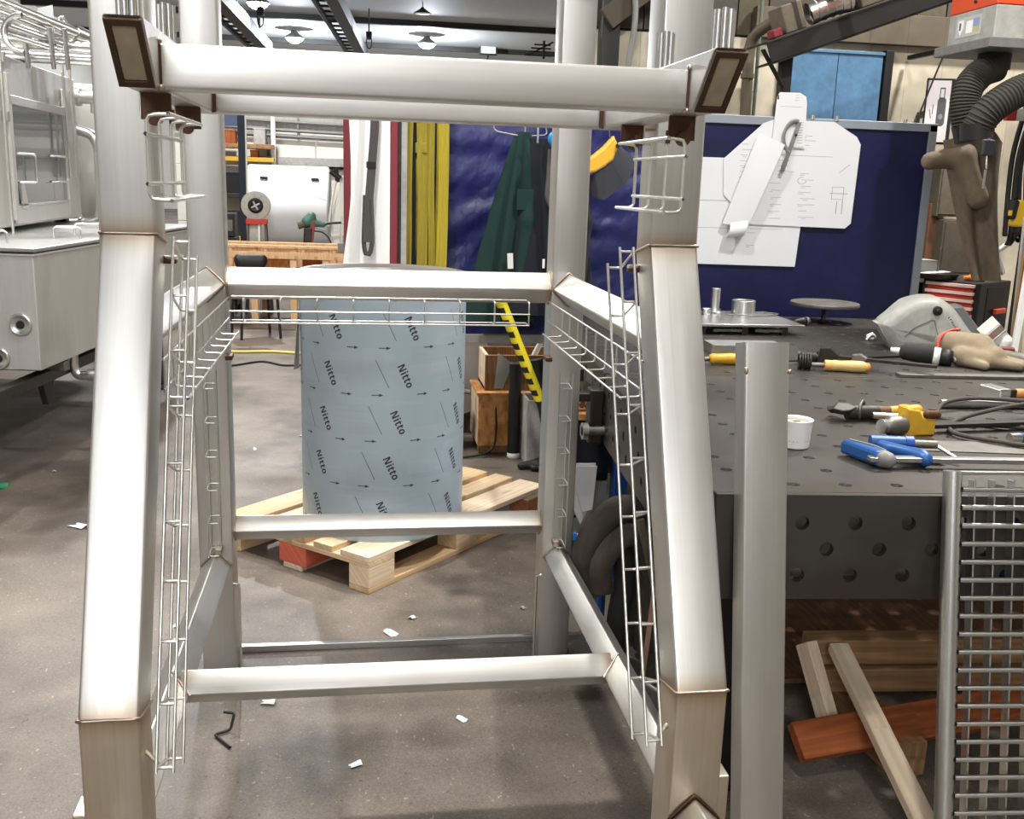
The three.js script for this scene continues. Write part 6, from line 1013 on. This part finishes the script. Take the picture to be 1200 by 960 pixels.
{
  const g = thing('long_crate', 'long open crate of fresh pale planks standing across the aisle', 'crate', [-0.7, 0, -10.9]); g.rotation.y = -0.12;
  const fp = std(0xf3d6b6, 0.75, 0, { map: texPine });
  part(g, 'top_plank', bx(1.5, 0.03, 0.10, 0, 0.785, 0.25, 0.004), fp); part(g, 'top_plank', bx(1.5, 0.03, 0.1, 0, 0.785, -0.25, 0.004), fp); part(g, 'side_plank', bx(1.5, 0.07, 0.025, 0, 0.70, 0.28, 0.004), fp); part(g, 'side_plank', bx(1.5, 0.10, 0.025, 0, 0.52, 0.28, 0.004), fp); part(g, 'side_plank', bx(1.5, 0.12, 0.025, 0, 0.36, 0.28, 0.004), fp); part(g, 'side_plank', bx(1.5, 0.40, 0.025, 0, 0.57, -0.28, 0.004), fp); part(g, 'floor_plank', bx(1.5, 0.03, 0.56, 0, 0.3, 0, 0.004), fp);
  for (const x of [-0.65, -0.28, 0.12, 0.45, 0.68]) for (const z of [0.26, -0.26]) part(g, 'post', bx(0.07, 0.77, 0.04, x, 0.385, z, 0.004), fp);
  for (const [i, x, w, m] of [[0, -0.42, 0.16, M.osb], [1, -0.08, 0.26, M.osb], [2, 0.28, 0.18, M.orangeWood]]) { const b = thing('carton', ['left brown carton inside the long plank crate', 'middle brown carton inside the long plank crate', 'right orange-brown carton inside the long plank crate'][i], 'carton', [-0.7 + x * 0.993, 0.317, -10.9 + x * 0.12]); b.rotation.y = -0.12; part(b, 'carton', bx(w, 0.36, 0.3, 0, 0.18, 0, 0.004), m); part(b, 'flap', bx(w, 0.008, 0.14, 0, 0.365, 0.06, 0.001), m); }
}
{
  const g = thing('pipe_vise', 'green and red pipe vise machine in front of the wrapped tank', 'vise', [-0.5, 0, -11.7]);
  const gr = std(0x4f7466, 0.5, 0.2), rd = std(0x8e3340, 0.5, 0.1);
  part(g, 'head', blob([[-0.02, 1.0, 0, 0.03, 1.06, 0, 0.06, 0.05], [0.05, 0.99, 0, 0.16, 0.97, 0, 0.045, 0.03]], 0.014, 0.012), gr); part(g, 'nozzle', bar([-0.12, 0.95, 0], [0.0, 0.99, 0], 0.04, 14), M.leather); part(g, 'red_lever', stick([0.05, 1.0, 0.03], [0.02, 0.74, 0.03], 0.05, 0.03, [0, 0, 1]), rd); part(g, 'arm', tube([[0.15, 0.97, 0], [0.24, 0.99, 0], [0.36, 1.0, 0]], 0.014, 16, 8), M.darkIron); part(g, 'body', bx(0.1, 0.4, 0.1, -0.05, 0.74, 0, 0.02).rotateZ(-0.05), M.darkIron); part(g, 'pedestal', bx(0.14, 0.56, 0.14, -0.02, 0.28, 0, 0.01), M.dark); part(g, 'cable', tube([[0.06, 0.9, 0], [0.16, 0.88, 0], [0.24, 0.78, 0], [0.26, 0.6, 0]], 0.009, 20, 6), M.rubber);
  const h = thing('white_stand', 'white sheet-metal machine stand right of the wrapped tank', 'stand', [-0.12, 0, -11.9]); part(h, 'panel', plate([[-0.16, 0.62], [-0.05, 0.62], [-0.02, 1.06], [0.12, 1.06], [0.12, 1.62], [-0.02, 1.5], [-0.12, 1.1]], 0.05, 0.006), M.paintWhite); part(h, 'column', bx(0.12, 0.85, 0.2, 0.05, 0.425, 0.0, 0.006), M.lightGrey); part(h, 'base', bx(0.3, 0.62, 0.16, -0.04, 0.31, -0.02, 0.006), M.lightGrey); part(h, 'clamp', bar([-0.14, 1.56, 0.06], [-0.03, 1.48, 0.06], 0.03, 12), M.darkIron); part(h, 'clamp', bar([-0.08, 1.6, 0.06], [-0.06, 1.44, 0.06], 0.025, 12), M.black); part(h, 'hose', tube([[-0.08, 1.45, 0.08], [-0.13, 1.2, 0.1], [-0.16, 0.95, 0.1]], 0.012, 20, 8), M.paintWhite);
  const k = thing('grey_column', 'narrow grey machine column just left of the red-framed curtain', 'column', [-0.10, 0, -9.6]); part(k, 'column', bx(0.06, 1.3, 0.08, 0.045, 0.65, 0, 0.006), M.lightGrey); part(k, 'switch_box', bx(0.06, 0.09, 0.06, -0.02, 0.86, 0.02, 0.006), M.grey); part(k, 'lamp_head', bar([0.045, 1.3, 0], [0.045, 1.36, 0], 0.025, 12), std(0x5b9a94, 0.5)); part(k, 'base', bx(0.22, 0.03, 0.24, 0, 0.015, 0, 0.003), M.iron);
}
{
  const g = thing('work_chair', 'black work chair with thin legs behind the left rear post', 'chair', [-0.92, 0, -9.75]); g.rotation.y = 0.35;
  part(g, 'backrest', blob([[-0.18, 0.74, 0.16, 0.02, 0.74, 0.20, 0.045, 0.045], [-0.16, 0.69, 0.165, 0.0, 0.69, 0.2, 0.045, 0.045]], 0.012, 0.02), M.black); part(g, 'seat', bx(0.40, 0.05, 0.40, 0, 0.45, 0, 0.02), M.black); for (const [x, z] of [[-0.16, -0.16], [0.16, -0.16], [-0.16, 0.16], [0.16, 0.16]]) part(g, 'leg', bar([x * 1.15, 0, z * 1.15], [x, 0.44, z], 0.013, 10), M.black); part(g, 'back_post', stick([-0.09, 0.44, 0.18], [-0.09, 0.7, 0.18], 0.04, 0.015, [1, 0, 0]), M.black);
  const c = thing('floor_hose', 'thin yellow hose lying across the aisle behind the rear rail', 'hose', [-0.9, 0.0, -8.8]); part(c, 'hose', tube([[-0.4, 0.012, -0.1], [-0.1, 0.012, 0.0], [0.2, 0.012, -0.02], [0.5, 0.012, 0.08]], 0.012, 24, 8), std(0xd9c96a, 0.6)); part(c, 'coupling', bar([0.5, 0.012, 0.08], [0.56, 0.012, 0.1], 0.0135, 10), M.steelGloss);
  solo('black_cable', 'black cable snaking over the aisle floor near the chair', 'cable', tube([[-0.4, 0.008, 0], [-0.15, 0.008, 0.15], [0.1, 0.008, -0.05], [0.3, 0.008, 0.12], [0.55, 0.008, 0.05]], 0.008, 40, 6), M.rubber, undefined, [-0.85, 0, -8.3]);
}
// ---------------------------------------------------------------- ceiling beams and crane
for (const [z, d] of [[-31.2, 0.16], [-36.6, 0.14], [-24, 0.16], [-16, 0.16], [-8, 0.16], [0, 0.16]]) struct('ceiling_beam', boxUV(new THREE.BoxGeometry(2 * HX, 0.16, d)).translate(0, CEILING - 0.08, z), M.beam);
function girder(label, p0, p1) {
  const a = V(...p0), b = V(...p1), g = thing('crane_girder', label, 'girder', [p0[0], p0[1], p0[2]]), L = a.distanceTo(b), yaw = Math.atan2(b.x - a.x, -(b.z - a.z)); g.rotation.y = -yaw;
  const m = std(0x2c2c2e, 0.6, 0.3);
  part(g, 'main_beam', bx(0.30, 0.34, L, 0.28, 0, -L / 2, 0.01), m); part(g, 'side_rail', bx(0.10, 0.12, L, -0.18, -0.06, -L / 2, 0.01), m);
  for (let z = 0.4; z < L; z += 0.8) part(g, 'rung', bx(0.40, 0.05, 0.12, 0.02, -0.04, -z, 0.004), m);
  for (const t of [0.08, 0.5, 0.9]) part(g, 'hanger', bar([0.2, 0.16, -L * t], [0.2, CEILING - p0[1], -L * t], 0.03, 8), m);
}
girder('dark lattice crane girder running under the ceiling, left of the middle lamps', [-1.05, 5.5, -20], [0.05, 5.5, -36]);
girder('second dark crane girder at the far upper left beside the rear post', [-3.3, 5.3, -22], [-2.9, 5.3, -33.5]);
for (const [x, z, l] of [[-2.2, -26.3, 'small chain hoist hanging from the ceiling beam near the upper left lamp'], [0.42, -29.5, 'small chain hoist hanging right of the crane girder']]) { const g = thing('chain_hoist', l, 'hoist', [x, 4.95, z]); part(g, 'motor', bx(0.16, 0.2, 0.2, 0, 0.35, 0, 0.02), M.black); part(g, 'chain', wire([[-0.07, 0.25, 0], [-0.06, 0.05, 0], [0.0, 0.0, 0], [0.06, 0.05, 0], [0.07, 0.25, 0]], 0.018, 0.05), M.black); part(g, 'rod', bar([0, 0.45, 0], [0, CEILING - 4.95, 0], 0.02, 8), M.black); }
{
  const g = thing('pendant_lamp', 'switched-off dark pendant lamp hanging near the top of the picture', 'lamp', [1.78, 5.72, -28]); part(g, 'shade', lathe([[0.03, 0.16], [0.06, 0.12], [0.22, 0.02], [0.23, 0.0], [0.21, 0.01], [0.05, 0.1]], 26), M.darkIron); part(g, 'glass', lathe([[0.001, -0.01], [0.2, 0.0], [0.2, 0.012], [0.001, 0.012]], 24), M.paintWhite); part(g, 'cord', bar([0, 0.16, 0], [0, 0.28, 0], 0.012, 8), M.black);
  const f = thing('flood_lamp', 'small square flood lamp with a pale glass on the far beam', 'lamp', [4.56, 5.86, -36.2]); part(f, 'housing', bx(0.62, 0.46, 0.12, 0, 0.1, 0, 0.02), M.darkIron); part(f, 'glass', bx(0.5, 0.34, 0.02, 0, 0.1, 0.06, 0.004), M.paintWhite); part(f, 'bracket', bar([0, -0.15, 0], [0, -0.25, -0.2], 0.03, 8), M.darkIron);
  const i = thing('pipe_hangers', 'dark cluster of pipe brackets under the far ceiling left of the right rear post', 'bracket', [5.9, 5.45, -34]); for (let k = 0; k < 4; k++) part(i, 'bracket_arm', bx(0.9 - k * 0.12, 0.05, 0.05, 0.05 * k, 0.1 + k * 0.11, 0, 0.005), M.beam); part(i, 'bracket_post', bx(0.07, 0.55, 0.07, 0.2, 0.275, 0, 0.005), M.beam); part(i, 'brace', stick([-0.3, 0.1, 0], [0.5, 0.53, 0], 0.05, 0.05, [0, 0, 1]), M.beam);
}
// dark steelwork in front of the boarded wall
{
  const g = thing('steel_brace', 'dark brown steel brace crossing the boarded wall between the posts', 'brace', [1.7, 0, -6.85]); part(g, 'post', bx(0.12, 3.2, 0.12, -0.04, 1.6, 0, 0.006), M.black); part(g, 'diagonal', stick([-0.08, 2.55, 0.07], [1.0, 3.4, 0.07], 0.14, 0.06, [0, 0, 1]), std(0x41382c, 0.8)); part(g, 'post', bx(0.09, 3.3, 0.08, 0.35, 1.65, 0, 0.006), M.black); part(g, 'cable', tube([[0.02, 3.0, 0.1], [0.1, 2.6, 0.12], [0.05, 2.0, 0.1], [0.06, 1.2, 0.1]], 0.02, 24, 8), M.grey);
}
// scraps on the floor
{
  const r = rng(77); const spots = [[-1.17, -4.35], [-0.6, -3.3], [-1.3, -2.9], [0.12, -3.18], [-0.9, -2.3], [0.3, -2.6], [-0.25, -2.75], [-1.9, -3.8], [0.6, -3.35], [-0.1, -1.95], [0.38, -2.0], [-1.5, -5.2], [0.2, -3.3], [-0.75, -2.0], [-0.55, -5.6], [-0.3, -5.9], [-0.65, -4.6], [0.0, -2.4]];
  const where = ['beside the white slanted leg at mid-left', 'left of the left rear post', 'far left of the frame', 'in front of the pallet corner', 'low on the floor left of the frame', 'under the front rail', 'beside the black cable scrap', 'near the tank shadow', 'right of the pallet', 'at the bottom of the picture', 'at the bottom right inside the frame', 'behind the tank shadow', 'just before the pallet end block', 'at the lower left', 'in the aisle left of the drum', 'further up the aisle left of the drum', 'beside the pallet', 'inside the frame under the front rail'];
  spots.forEach(([x, z], i) => { const s = i === 0 ? 0.04 : 0.012 + r() * 0.014, g = cloth((u, v) => [(u - 0.5) * s * 2, 0.003 + 0.008 * Math.sin(u * 3 + v * 2) * Math.sin(v * 3), (v - 0.5) * s * 1.3], 4, 4, 0.0015); solo('paper_scrap', (i === 0 ? 'larger ' : 'tiny ') + 'pale scrap on the floor ' + where[i], 'scrap', g, M.paper, undefined, [x, 0.001, z]).rotation.y = r() * 6; });
  solo('green_scrap', 'small green scrap of cloth on the floor at the left edge', 'scrap', cloth((u, v) => [(u - 0.5) * 0.1, 0.006 + 0.01 * Math.sin(u * 5) * Math.sin(v * 3.1), (v - 0.5) * 0.08], 6, 6, 0.003), std(0x2f9c74, 0.8), undefined, [-1.70, 0.001, -4.95]);
}
renderer.render(scene, camera);
